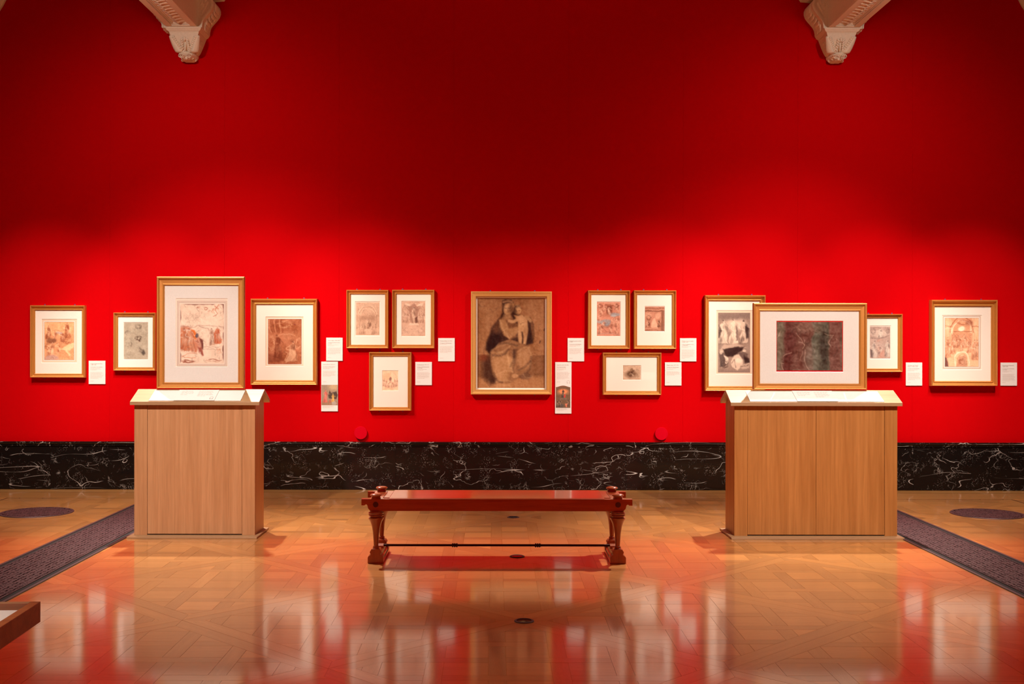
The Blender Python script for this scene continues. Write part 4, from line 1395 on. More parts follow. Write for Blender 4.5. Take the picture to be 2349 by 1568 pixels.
def art_C(w, h):
    a = Art(w, h, (245, 214, 190)); rd, dk, lt, gr = (205, 115, 80), (150, 80, 60), (250, 228, 208), (170, 135, 120)
    a.noise(7, 5).noise(5, 30)
    a.line([(0.02, 0.38), (0.35, 0.385), (0.62, 0.36), (1, 0.39)], 0.016, gr, 0.5).line([(0.45, 0.39), (0.62, 0.41), (0.68, 0.46)], 0.02, gr, 0.5)
    a.scribble(0.42, 0.05, 0.05, 0.025, dk, 6, 0.006, 0.7, 1).scribble(0.58, 0.07, 0.05, 0.03, dk, 6, 0.006, 0.6, 2).scribble(0.65, 0.11, 0.03, 0.02, dk, 4, 0.005, 0.5, 3)
    a.line([(0.88, 0.02), (0.80, 0.10), (0.86, 0.16), (0.74, 0.22)], 0.012, (190, 115, 90), 0.8).line([(0.78, 0.03), (0.88, 0.08)], 0.012, (190, 115, 90), 0.7).scribble(0.8, 0.13, 0.09, 0.08, (205, 140, 110), 8, 0.008, 0.5, 4)
    for k in range(6): a.line([(0.24 + 0.035 * k, 0.16), (0.24 + 0.035 * k, 0.28)], 0.004, gr, 0.35)
    a.scribble(0.14, 0.22, 0.09, 0.05, gr, 8, 0.005, 0.4, 5)
    # two seated figures lower left
    a.poly([(0.02, 0.40), (0.12, 0.38), (0.26, 0.40), (0.30, 0.55), (0.42, 0.70), (0.36, 0.82), (0.18, 0.78), (0.02, 0.80)], rd, 0.62, 0.04)
    a.poly([(0.25, 0.42), (0.33, 0.45), (0.40, 0.52), (0.36, 0.60), (0.28, 0.54)], (235, 120, 55), 0.85, 0.03)
    a.poly([(0.16, 0.42), (0.25, 0.42), (0.29, 0.55), (0.24, 0.60), (0.16, 0.52)], lt, 0.75, 0.03)
    for k in range(8): a.line([(0.05 + 0.03 * k, 0.48 + 0.01 * k), (0.10 + 0.03 * k, 0.62), (0.04 + 0.045 * k, 0.80)], 0.010, dk if k % 2 else lt, 0.5)
    a.figure(0.10, 0.78, 0.38, (214, 140, 104), (160, 88, 62), lt, 0.05, 1.3, al=0.8).figure(0.22, 0.74, 0.34, (226, 160, 124), (168, 92, 66), lt, 0.02, 1.2, al=0.8)
    a.ell(0.39, 0.53, 0.045, 0.045, (120, 105, 110), 0.9, 0.4)
    a.poly([(0.36, 0.58), (0.44, 0.54), (0.52, 0.60), (0.53, 0.74), (0.44, 0.76), (0.38, 0.68)], (215, 150, 125), 0.8, 0.03)
    a.poly([(0.46, 0.56), (0.53, 0.62), (0.53, 0.78), (0.48, 0.74)], (110, 60, 55), 0.75, 0.02)
    a.poly([(0.40, 0.72), (0.50, 0.74), (0.54, 0.88), (0.50, 0.89), (0.42, 0.82)], (165, 85, 70), 0.8, 0.03)
    a.line([(0.44, 0.80), (0.46, 0.92)], 0.02, lt, 0.8).line([(0.36, 0.62), (0.42, 0.66), (0.40, 0.60)], 0.012, dk, 0.7)
    # group at the right
    a.figure(0.72, 0.69, 0.28, (215, 175, 150), (140, 95, 80), lt, 0.03, 1.0).figure(0.86, 0.66, 0.26, (215, 130, 95), (175, 85, 60), lt, 0.0, 1.5)
    a.poly([(0.76, 0.48), (0.82, 0.50), (0.80, 0.62), (0.77, 0.66)], rd, 0.8, 0.02)
    a.line([(0.55, 0.72), (0.9, 0.72)], 0.012, gr, 0.5).line([(0.52, 0.77), (0.85, 0.765)], 0.012, gr, 0.5).line([(0.02, 0.90), (0.35, 0.90)], 0.012, rd, 0.6)
    a.line([(0.04, 0.9), (0.2, 0.82), (0.38, 0.84)], 0.010, rd, 0.6).scribble(0.88, 0.80, 0.1, 0.07, rd, 8, 0.006, 0.4, 8).scribble(0.2, 0.96, 0.2, 0.03, dk, 14, 0.012, 0.5, 9).scribble(0.75, 0.95, 0.2, 0.03, dk, 12, 0.008, 0.4, 10)
    for p in ([(0, 0.003), (0.4, 0.0), (1, 0.004)], [(0.004, 0), (0.0, 0.5), (0.004, 1)], [(0.996, 0), (1, 0.5), (0.99, 1)]):
        a.line(p, 0.022, (130, 85, 75), 0.8, 0.02)
    return a


def art_D(w, h):
    a = Art(w, h, (158, 92, 62)); dk, lt = (108, 52, 32), (215, 165, 130)
    a.noise(12, 5).noise(9, 16).poly([(0, 0.35), (1, 0.28), (1, 0.48), (0, 0.45)], (180, 118, 86), 0.5, 0.1)
    for k in range(8): a.line([(0.04 + 0.05 * k, 0.02), (0.02 + 0.06 * k, 0.16), (0.1 + 0.05 * k, 0.3)], 0.025, lt if k % 3 == 0 else dk, 0.4, 0.03)
    a.scribble(0.5, 0.12, 0.25, 0.1, lt, 10, 0.014, 0.4, 2).line([(0.3, 0.36), (0.6, 0.34), (0.8, 0.37)], 0.02, lt, 0.4, 0.02)
    a.figure(0.29, 0.86, 0.52, (128, 68, 44), dk, (185, 125, 92), 0.0, 1.0).figure(0.70, 0.93, 0.46, (170, 115, 85), dk, lt, 0.06, 1.5, kneel=True)
    a.poly([(0.64, 0.66), (0.80, 0.68), (0.84, 0.80), (0.70, 0.92), (0.52, 0.96), (0.60, 0.80)], (195, 145, 112), 0.65, 0.03)
    a.line([(0.5, 0.72), (0.58, 0.75), (0.52, 0.92)], 0.02, lt, 0.6).line([(0.84, 0.7), (0.86, 0.9)], 0.012, dk, 0.7)
    a.scribble(0.1, 0.55, 0.12, 0.2, lt, 12, 0.012, 0.35, 3).scribble(0.9, 0.55, 0.1, 0.15, lt, 8, 0.012, 0.35, 4).ell(0.8, 0.12, 0.025, 0.008, (110, 40, 60), 0.8)
    a.poly([(0, 0.75), (0.2, 0.8), (0.5, 0.88), (0.5, 0.93), (0, 0.96)], dk, 0.5, 0.06).noise(8, 50)
    return a


def art_E(w, h):
    a = Art(w, h, (196, 158, 132)); dk, lt = (135, 98, 78), (226, 194, 166)
    a.noise(8, 6).poly([(0, 0), (1, 0), (1, 0.35), (0, 0.35)], (200, 165, 140), 0.5, 0.1)
    def arc(cx, cy, r, y1, wd, col, al):
        pts = [(cx - r, y1)] + [(cx - r * math.cos(math.pi * k / 10), cy - r * math.sin(math.pi * k / 10) / a.asp) for k in range(11)] + [(cx + r, y1)]
        a.line(pts, wd, col, al)
    arc(0.5, 0.36, 0.36, 0.36, 0.02, lt, 0.8); arc(0.5, 0.40, 0.30, 0.40, 0.014, lt, 0.8); arc(0.5, 0.36, 0.33, 0.36, 0.014, dk, 0.5)
    a.line([(0, 0.36), (0.18, 0.36)], 0.015, lt, 0.7).line([(0.82, 0.36), (1, 0.36)], 0.015, lt, 0.7).line([(0.02, 0.09), (0.3, 0.05), (1, 0.05)], 0.01, lt, 0.5)
    a.poly([(0.2, 0.42), (0.8, 0.42), (0.8, 0.56), (0.2, 0.54)], dk, 0.35, 0.1)
    a.line([(0.16, 0.4), (0.16, 0.95)], 0.012, dk, 0.4).line([(0.86, 0.4), (0.86, 0.95)], 0.012, dk, 0.4)
    a.figure(0.53, 0.80, 0.24, (170, 130, 105), (100, 70, 55), lt, 0, 1.1).ell(0.6, 0.68, 0.05, 0.09, (110, 78, 62), 0.6, 0.5)
    a.poly([(0.38, 0.79), (0.66, 0.79), (0.70, 0.96), (0.34, 0.96)], (206, 170, 145), 0.8, 0.02).line([(0.36, 0.80), (0.68, 0.80)], 0.012, dk, 0.6)
    for x in (0.26, 0.36, 0.72, 0.82): a.figure(x, 0.96, 0.28, (184, 145, 120), dk, lt, 0.02, 0.9, al=0.7)
    a.noise(7, 40)
    return a


def art_F(w, h):
    a = Art(w, h, (198, 160, 136)); dk, lt = (130, 92, 75), (228, 200, 176)
    a.noise(8, 6)
    pts = [(0.04, 0.5)] + [(0.5 - 0.46 * math.cos(math.pi * k / 10), 0.30 - 0.42 * math.sin(math.pi * k / 10) / a.asp) for k in range(11)] + [(0.96, 0.5)]
    a.line(pts, 0.014, dk, 0.5)
    a.poly([(0.5, 0.06), (0.62, 0.14), (0.84, 0.12), (0.7, 0.3), (0.66, 0.6), (0.36, 0.6), (0.32, 0.3), (0.16, 0.12), (0.38, 0.14)], (150, 110, 92), 0.65, 0.05)
    a.ell(0.25, 0.10, 0.14, 0.05, lt, 0.6, 0.6, 0.4).ell(0.75, 0.10, 0.14, 0.05, lt, 0.6, 0.6, -0.4)
    a.line([(0.14, 0.1), (0.3, 0.2)], 0.016, lt, 0.8).line([(0.86, 0.1), (0.7, 0.2)], 0.016, lt, 0.8)
    a.figure(0.5, 0.62, 0.45, (205, 168, 142), (105, 72, 58), lt, 0.0, 0.9)
    a.poly([(0.66, 0.42), (0.68, 0.6), (0.58, 0.62), (0.58, 0.48)], (95, 62, 50), 0.7, 0.04)
    a.poly([(0.34, 0.62), (0.68, 0.61), (0.72, 0.68), (0.30, 0.68)], lt, 0.55, 0.03)
    for x in (0.1, 0.24, 0.72, 0.84, 0.94): a.figure(x, 0.62, 0.34, (188, 148, 124), dk, lt, 0.02, 0.8, al=0.75)
    a.poly([(0.05, 0.75), (0.5, 0.70), (0.95, 0.76), (0.95, 0.95), (0.05, 0.95)], (205, 170, 148), 0.5, 0.1).scribble(0.2, 0.82, 0.15, 0.1, dk, 8, 0.008, 0.35, 1).scribble(0.8, 0.84, 0.15, 0.1, dk, 8, 0.008, 0.35, 2).noise(7, 40)
    return a


def art_G(w, h):
    a = Art(w, h, (236, 196, 164)); dk, rd, lt = (140, 95, 80), (218, 140, 105), (246, 215, 186)
    a.noise(9, 5).ell(0.25, 0.3, 0.3, 0.25, (235, 175, 138), 0.6, 1.0)
    for x, y, hh in ((0.1, 0.8, 0.42), (0.26, 0.84, 0.4), (0.5, 0.62, 0.34), (0.78, 0.82, 0.42), (0.92, 0.8, 0.4), (0.62, 0.85, 0.3), (0.4, 0.86, 0.3)):
        a.figure(x, y, hh, (208, 160, 135), dk, lt, 0.03, 1.1, al=0.65)
    a.ell(0.5, 0.42, 0.09, 0.12, (130, 90, 80), 0.6, 0.6).line([(0.15, 0.9), (0.95, 0.89)], 0.02, rd, 0.5).noise(7, 30)
    return a


def art_H(w, h):
    """a seated, heavily draped woman holding a small child"""
    a = Art(w, h, (152, 104, 68)); dk, vd, md, lt, vl = (72, 46, 32), (46, 30, 24), (128, 86, 56), (178, 130, 90), (204, 160, 116)
    n = lambda x, y: ((x - 178) / 784.0, (y - 168) / 1045.0)
    p = lambda *q: [n(*t) for t in q]
    a.noise(8, 5).noise(6, 26)
    a.poly(p((178, 825), (962, 825), (962, 1090), (178, 1110)), (126, 84, 54), 0.75, 0.03).poly(p((178, 1090), (962, 1080), (962, 1213), (178, 1213)), (168, 118, 78), 0.8, 0.06)
    a.line(p((178, 815), (330, 818)), 0.016, lt, 0.5).line(p((800, 822), (962, 824)), 0.008, lt, 0.5)
    a.poly(p((236, 850), (330, 830), (420, 1130), (330, 1170), (240, 1090)), dk, 0.8, 0.08).ell(*n(250, 860), 0.06, 0.05, (130, 62, 36), 0.6, 1.0)
    # cloak
    a.poly(p((470, 200), (500, 182), (560, 186), (596, 230), (600, 330), (690, 380), (790, 395), (830, 470), (832, 600), (818, 690), (740, 720), (560, 650), (430, 690), (330, 820), (284, 770), (284, 690), (322, 600), (340, 510), (440, 400), (468, 330)), dk, 0.95, 0.03)
    a.poly(p((330, 600), (420, 560), (470, 640), (330, 820), (286, 760), (296, 680)), vd, 0.7, 0.06).poly(p((760, 480), (800, 560), (815, 680), (760, 690)), vd, 0.6, 0.05)
    a.poly(p((790, 400), (825, 470), (835, 600), (815, 640), (800, 520)), md, 0.85, 0.03)
    a.poly(p((340, 520), (430, 420), (440, 560), (400, 580)), (118, 78, 52), 0.7, 0.06)
    # bodice and near arm
    a.poly(p((440, 400), (560, 370), (610, 440), (650, 480), (620, 560), (640, 620), (560, 650), (480, 600), (430, 500)), md, 0.95, 0.03)
    a.poly(p((432, 420), (500, 410), (540, 520), (640, 500), (690, 470), (700, 500), (640, 580), (560, 645), (490, 600), (450, 520)), (168, 122, 82), 0.95, 0.025)
    for k in range(6): a.line(p((470 + 12 * k, 520 + 8 * k), (490 + 14 * k, 560 + 6 * k), (500 + 18 * k, 600 + 3 * k)), 0.014, vl if k % 2 == 0 else md, 0.35, 0.025)
    a.line(p((445, 430), (470, 520), (550, 640)), 0.02, vl, 0.45, 0.02)
    # head
    a.ell(*n(535, 268), 0.088, 0.118, (166, 118, 78), 1, 0.2, 0.08).poly(p((470, 200), (500, 180), (570, 186), (592, 225), (540, 222), (500, 240), (480, 330), (468, 320)), dk, 0.9, 0.03)
    a.line(p((480, 215), (530, 200), (580, 215)), 0.03, lt, 0.7, 0.02).ell(*n(522, 290), 0.045, 0.068, vl, 0.55, 0.9)
    a.line(p((498, 284), (508, 290), (519, 287)), 0.007, dk, 0.7, 0.014).line(p((541, 286), (552, 289), (563, 283)), 0.007, dk, 0.7, 0.014).line(p((534, 286), (527, 312), (534, 316)), 0.008, dk, 0.4, 0.014).line(p((519, 329), (530, 332), (541, 329)), 0.008, dk, 0.6, 0.012).ell(*n(566, 300), 0.035, 0.08, dk, 0.45, 1.0)
    a.poly(p((500, 335), (560, 340), (580, 400), (520, 420), (470, 400)), (172, 126, 86), 0.8, 0.04)
    # child
    a.ell(*n(640, 300), 0.064, 0.075, (178, 130, 88), 1, 0.2).poly(p((590, 290), (610, 255), (660, 250), (690, 290), (660, 275), (620, 290), (610, 360), (590, 350)), dk, 0.75, 0.03)
    a.ell(*n(650, 285), 0.035, 0.035, vl, 0.5, 0.9).ell(*n(620, 330), 0.02, 0.04, dk, 0.5, 1.0).line(p((628, 318), (640, 321)), 0.007, dk, 0.6, 0.012).line(p((656, 316), (668, 313)), 0.007, dk, 0.6, 0.012).line(p((638, 346), (650, 345)), 0.008, dk, 0.6, 0.012)
    a.poly(p((600, 370), (690, 375), (760, 420), (765, 540), (745, 660), (740, 705), (705, 705), (708, 600), (690, 560), (700, 640), (690, 720), (660, 715), (645, 600), (650, 540), (640, 440)), (184, 136, 94), 0.95, 0.025)
    a.line(p((545, 430), (600, 440), (680, 385), (700, 395)), 0.045, (186, 140, 98), 0.95, 0.02).line(p((700, 400), (760, 400), (790, 430)), 0.05, (178, 132, 92), 0.9, 0.02)
    a.line(p((660, 560), (675, 640), (676, 700)), 0.03, vl, 0.5, 0.03).line(p((735, 470), (745, 560), (725, 690)), 0.03, vl, 0.4, 0.03).line(p((700, 560), (704, 640), (700, 700)), 0.014, dk, 0.6, 0.02).ell(*n(690, 430), 0.04, 0.05, vl, 0.35, 1.0).ell(*n(740, 560), 0.03, 0.09, (150, 106, 72), 0.5, 1.0)
    a.poly(p((650, 470), (700, 440), (722, 460), (690, 500), (655, 520)), (196, 150, 106), 0.95, 0.02)
    a.line(p((672, 470), (700, 452), (716, 456)), 0.008, dk, 0.4)
    # skirt
    a.poly(p((330, 790), (430, 690), (560, 650), (700, 700), (790, 730), (805, 830), (800, 960), (740, 1080), (650, 1090), (560, 1160), (400, 1150), (360, 1050), (335, 900)), (146, 102, 68), 1, 0.03)
    a.poly(p((350, 880), (440, 800), (540, 850), (560, 1000), (520, 1130), (400, 1140), (366, 1030)), (180, 132, 90), 0.8, 0.07).poly(p((640, 800), (760, 740), (795, 830), (780, 960), (700, 1000), (640, 900)), (176, 128, 88), 0.7, 0.07)
    a.poly(p((600, 760), (640, 760), (620, 900), (590, 1010), (560, 960), (590, 860)), dk, 0.6, 0.04).poly(p((520, 830), (610, 880), (580, 1020), (530, 930)), (190, 142, 98), 0.8, 0.04)
    for q in (((340, 800), (460, 790), (560, 720)), ((345, 770), (450, 720), (560, 690)), ((360, 850), (430, 800), (530, 800)), ((530, 850), (560, 960), (590, 1020)), ((400, 1060), (500, 1010), (580, 1020)), ((540, 780), (530, 850), (560, 980)), ((770, 750), (800, 830), (795, 940)), ((650, 790), (720, 740), (780, 740)), ((400, 1140), (480, 1120), (560, 1130))):
        a.line(p(*q), 0.016, vl, 0.38, 0.026)
    for q in (((360, 830), (470, 830), (540, 760)), ((600, 780), (600, 880), (560, 960)), ((800, 850), (790, 970), (730, 1060)), ((370, 1040), (400, 1120), (470, 1150)), ((430, 700), (520, 690), (640, 720)), ((660, 1000), (720, 970), (790, 900))):
        a.line(p(*q), 0.016, vd, 0.40, 0.035)
    # feet and hem
    a.ell(*n(615, 1072), 0.05, 0.03, lt, 0.9, 0.4).poly(p((650, 1080), (700, 1050), (760, 1020), (810, 1080), (770, 1115), (690, 1110)), (120, 84, 60), 0.9, 0.03)
    a.line(p((710, 1050), (750, 1100), (820, 1080)), 0.014, vl, 0.3, 0.02).poly(p((330, 1080), (390, 1100), (380, 1160), (340, 1150)), dk, 0.8, 0.04)
    a.poly(p((380, 1165), (560, 1160), (570, 1195), (400, 1205)), (186, 138, 96), 0.7, 0.03).line(p((905, 660), (900, 690)), 0.01, vd, 0.8).line(p((955, 520), (948, 545)), 0.01, vd, 0.8)
    sketch(a, 260, (84, 56, 40), (190, 146, 104), 0.28, 0.07, 3)
    a.noise(7, 60).noise(5, 30, stretch=3)
    return a


def art_I(w, h):
    a = Art(w, h, (190, 128, 105)); dk, lt, bl = (118, 66, 50), (226, 184, 158), (150, 142, 140)
    a.noise(9, 6)
    a.poly([(0.34, 0.05), (0.72, 0.05), (0.72, 0.12), (0.66, 0.12), (0.66, 0.36), (0.40, 0.36), (0.40, 0.12), (0.34, 0.12)], (160, 100, 78), 0.9, 0.02).line([(0.32, 0.06), (0.74, 0.06)], 0.018, lt, 0.7)
    a.poly([(0.44, 0.12), (0.63, 0.12), (0.63, 0.34), (0.44, 0.34)], (120, 70, 54), 0.8, 0.02).figure(0.53, 0.36, 0.22, (205, 160, 135), dk, lt, 0, 1.3)
    for x, y in ((0.2, 0.38), (0.32, 0.30), (0.82, 0.22), (0.10, 0.2), (0.9, 0.34)): a.figure(x, y, 0.2, (196, 140, 115), dk, lt, 0.1, 1.5, al=0.8)
    a.scribble(0.15, 0.12, 0.12, 0.06, dk, 9, 0.012, 0.6, 2).scribble(0.85, 0.12, 0.12, 0.06, dk, 9, 0.012, 0.6, 3)
    a.ell(0.78, 0.37, 0.22, 0.075, bl, 0.85, 0.5).ell(0.70, 0.41, 0.12, 0.05, (170, 165, 162), 0.7, 0.6).ell(0.38, 0.60, 0.22, 0.13, bl, 0.85, 0.4).ell(0.12, 0.58, 0.12, 0.07, (165, 150, 145), 0.8, 0.6)
    for x, y, hh, l in ((0.12, 0.56, 0.2, 0.2), (0.3, 0.78, 0.22, 0.05), (0.15, 0.93, 0.3, 0.1), (0.72, 0.72, 0.28, 0.05), (0.88, 0.74, 0.34, 0.1), (0.62, 0.9, 0.2, -0.2), (0.85, 0.92, 0.2, -0.2)):
        a.figure(x, y, hh, (194, 136, 112), dk, lt, l, 1.6, al=0.85)
    a.ell(0.45, 0.66, 0.12, 0.08, (140, 135, 135), 0.6, 0.6).line([(0.05, 0.93), (0.5, 0.9), (0.95, 0.94)], 0.02, (150, 140, 135), 0.5).scribble(0.5, 0.8, 0.45, 0.15, dk, 16, 0.009, 0.4, 4).noise(7, 40)
    return a


def art_J(w, h):
    a = Art(w, h, (176, 120, 96)); dk, lt = (98, 60, 46), (214, 168, 140)
    a.noise(9, 5)
    for k, y in enumerate((0.08, 0.13, 0.20)): a.line([(0, y), (1, y)], 0.014, dk if k % 2 == 0 else lt, 0.6)
    a.poly([(0, 0.15), (1, 0.15), (1, 0.2), (0, 0.2)], (120, 76, 58), 0.6, 0.03).poly([(0.82, 0.2), (1, 0.2), (1, 1), (0.82, 1)], (130, 84, 64), 0.6, 0.03).line([(0.9, 0.2), (0.9, 0.95)], 0.02, dk, 0.5)
    a.line([(0.08, 0.26), (0.78, 0.26), (0.8, 0.86)], 0.012, lt, 0.6)
    a.ell(0.18, 0.36, 0.16, 0.12, lt, 0.5, 0.7).ell(0.66, 0.38, 0.14, 0.16, lt, 0.55, 0.7)
    a.poly([(0.42, 0.48), (0.52, 0.48), (0.62, 0.66), (0.66, 0.86), (0.3, 0.86), (0.34, 0.66)], lt, 0.75, 0.04)
    a.scribble(0.2, 0.45, 0.14, 0.12, dk, 10, 0.014, 0.5, 2).ell(0.18, 0.7, 0.08, 0.16, dk, 0.7, 0.5).figure(0.12, 0.84, 0.34, (190, 140, 114), dk, lt, 0.05, 1.2).figure(0.72, 0.82, 0.28, (120, 78, 60), (70, 42, 34), lt, 0, 1.2)
    a.line([(0.04, 0.9), (0.82, 0.9)], 0.012, lt, 0.7).line([(0, 0.95), (1, 0.95)], 0.014, dk, 0.5).noise(8, 36)
    return a


def art_K(w, h):
    a = Art(w, h, (190, 158, 132)); dk, vd, lt = (112, 84, 64), (74, 50, 38), (220, 190, 162)
    a.noise(8, 5).ell(0.45, 0.62, 0.32, 0.20, (128, 98, 76), 0.7, 0.6)
    a.ell(0.50, 0.32, 0.09, 0.10, (150, 118, 94), 0.8, 0.4).poly([(0.4, 0.3), (0.52, 0.2), (0.62, 0.32), (0.72, 0.55), (0.66, 0.7), (0.3, 0.7), (0.28, 0.5)], (135, 104, 80), 0.7, 0.06)
    a.scribble(0.42, 0.6, 0.24, 0.2, vd, 26, 0.012, 0.55, 3).scribble(0.6, 0.48, 0.15, 0.2, vd, 12, 0.010, 0.5, 4).ell(0.57, 0.66, 0.06, 0.07, lt, 0.6, 0.6).line([(0.4, 0.5), (0.5, 0.58), (0.62, 0.5)], 0.02, lt, 0.6).scribble(0.85, 0.72, 0.1, 0.15, dk, 6, 0.006, 0.4, 5).noise(7, 30)
    return a


def art_L(w, h):
    a = Art(w, h, (150, 126, 112)); dk, vd, lt, vl = (88, 70, 64), (50, 36, 34), (204, 180, 160), (232, 208, 186)
    a.noise(7, 4).ell(0.55, 0.20, 0.3, 0.16, vl, 0.7, 1.2)
    a.poly([(0, 0), (1, 0), (1, 0.1), (0, 0.12)], (120, 102, 94), 0.6, 0.1)
    a.figure(0.15, 0.52, 0.40, lt, dk, vl, 0.05, 1.3).figure(0.48, 0.52, 0.42, (214, 190, 168), (120, 98, 88), vl, 0.03, 1.0).figure(0.80, 0.50, 0.38, (196, 170, 150), vd, vl, -0.03, 1.2)
    a.poly([(0.86, 0.18), (0.97, 0.26), (0.96, 0.42), (0.86, 0.44)], vd, 0.75, 0.05).poly([(0.02, 0.2), (0.1, 0.3), (0.04, 0.42), (0.0, 0.4)], vd, 0.6, 0.06).poly([(0.58, 0.2), (0.62, 0.3), (0.6, 0.46), (0.55, 0.46)], (105, 86, 80), 0.7, 0.03)
    a.poly([(0.05, 0.62), (0.2, 0.54), (0.5, 0.51), (0.75, 0.54), (0.9, 0.58), (0.6, 0.60), (0.3, 0.66), (0.1, 0.68)], (184, 158, 140), 0.9, 0.04)
    a.poly([(0.15, 0.62), (0.5, 0.58), (0.82, 0.56), (0.7, 0.64), (0.5, 0.74), (0.25, 0.73)], vd, 0.85, 0.05)
    a.poly([(0.02, 0.66), (0.14, 0.66), (0.24, 0.72), (0.3, 0.84), (0.22, 0.9), (0.05, 0.9)], (96, 78, 72), 0.9, 0.03).poly([(0.18, 0.7), (0.3, 0.76), (0.34, 0.86), (0.24, 0.86)], vl, 0.8, 0.03).ell(0.1, 0.67, 0.06, 0.05, lt, 0.8, 0.4)
    a.poly([(0.40, 0.80), (0.5, 0.72), (0.66, 0.70), (0.76, 0.76), (0.76, 0.86), (0.6, 0.96), (0.44, 0.92)], lt, 0.95, 0.03).ell(0.64, 0.80, 0.09, 0.09, vl, 0.7, 0.6).line([(0.44, 0.84), (0.52, 0.78), (0.54, 0.92)], 0.02, dk, 0.6)
    a.ell(0.82, 0.63, 0.06, 0.05, lt, 0.9, 0.4).poly([(0.62, 0.66), (0.78, 0.66), (0.92, 0.7), (0.9, 0.8), (0.78, 0.76), (0.66, 0.7)], (110, 90, 82), 0.9, 0.03).poly([(0.8, 0.72), (0.98, 0.76), (0.98, 0.84), (0.82, 0.84)], vd, 0.8, 0.05)
    a.poly([(0.68, 0.88), (0.98, 0.84), (0.98, 0.93), (0.72, 0.94)], (190, 164, 146), 0.8, 0.03).line([(0.7, 0.9), (0.95, 0.88)], 0.02, dk, 0.6).poly([(0, 0.93), (0.5, 0.97), (1, 0.95), (1, 1), (0, 1)], (140, 118, 108), 0.8, 0.04)
    a.scribble(0.2, 0.86, 0.16, 0.08, vd, 8, 0.012, 0.5, 3).noise(5, 40)
    return a


def art_M(w, h):
    a = Art(w, h, (96, 84, 70)); ma, gr, lt, vd = (98, 56, 48), (88, 84, 72), (178, 150, 132), (48, 40, 34)
    a.noise(10, 5)
    for x0, x1, c in ((0.12, 0.55, ma), (0.55, 0.80, (72, 70, 58)), (0.80, 0.98, (104, 62, 54)), (0.0, 0.12, (104, 92, 76))): a.poly([(x0, 0), (x1, 0), (x1, 1), (x0, 1)], c, 0.7, 0.04)
    a.ell(0.55, 0.75, 0.12, 0.25, (112, 104, 92), 0.6, 0.9).ell(0.2, 0.3, 0.08, 0.3, (70, 32, 28), 0.6, 0.9).ell(0.45, 0.1, 0.25, 0.1, (120, 96, 82), 0.5, 0.9).ell(0.72, 0.55, 0.06, 0.3, vd, 0.6, 0.8).ell(0.15, 0.85, 0.08, 0.2, (76, 34, 30), 0.5, 0.9)
    for q in (((0.30, 0.25), (0.34, 0.34), (0.44, 0.50)), ((0.32, 0.42), (0.44, 0.48), (0.40, 0.56)), ((0.42, 0.38), (0.44, 0.48)), ((0.06, 0.2), (0.05, 0.3), (0.02, 0.36)), ((0.10, 0.70), (0.16, 0.64), (0.22, 0.64)), ((0.08, 0.85), (0.12, 0.98)), ((0.72, 0.22), (0.80, 0.27), (0.86, 0.26)), ((0.84, 0.28), (0.80, 0.40), (0.82, 0.5)), ((0.44, 0.58), (0.44, 0.8), (0.48, 0.98)), ((0.40, 0.62), (0.36, 0.78)), ((0.9, 0.32), (0.92, 0.36)), ((0.33, 0.16), (0.36, 0.2)), ((0.06, 0.84), (0.12, 0.84))):
        a.line([q[0], q[1]] if len(q) == 2 else list(q), 0.008, lt, 0.6, 0.010)
    for k in range(26):
        x = a.rng.uniform(0.02, 0.98); y = a.rng.uniform(0.05, 0.8)
        a.line([(x, y), (x + a.rng.uniform(-0.03, 0.03), y + 0.1), (x + a.rng.uniform(-0.03, 0.03), y + 0.2)], 0.010, vd if k % 2 else (126, 100, 88), 0.3, 0.02)
    a.noise(12, 14, stretch=0.5).noise(10, 45)
    return a


def art_N(w, h):
    a = Art(w, h, (178, 152, 140)); dk, lt, rs = (104, 84, 82), (216, 200, 186), (190, 140, 124)
    a.noise(9, 5).ell(0.45, 0.22, 0.42, 0.16, (196, 174, 160), 0.8, 0.6)
    a.figure(0.5, 0.34, 0.30, (205, 186, 170), dk, lt, 0.02, 1.6).scribble(0.15, 0.15, 0.14, 0.12, dk, 10, 0.012, 0.5, 2).scribble(0.85, 0.14, 0.12, 0.12, dk, 10, 0.012, 0.5, 3).line([(0.05, 0.36), (0.4, 0.38), (0.9, 0.3)], 0.03, dk, 0.5, 0.04)
    a.scribble(0.5, 0.46, 0.2, 0.06, rs, 10, 0.012, 0.6, 4)
    a.figure(0.2, 0.96, 0.52, (190, 172, 160), dk, lt, 0.02, 1.0).figure(0.85, 0.94, 0.50, (186, 168, 156), dk, lt, 0.0, 1.1).figure(0.5, 0.86, 0.28, (184, 150, 136), dk, lt, -0.2, 1.6)
    a.poly([(0.5, 0.84), (0.7, 0.7), (0.76, 0.96), (0.4, 0.97)], rs, 0.6, 0.06).poly([(0.04, 0.72), (0.14, 0.74), (0.12, 0.96), (0.03, 0.94)], (84, 68, 68), 0.6, 0.05).noise(8, 36)
    return a


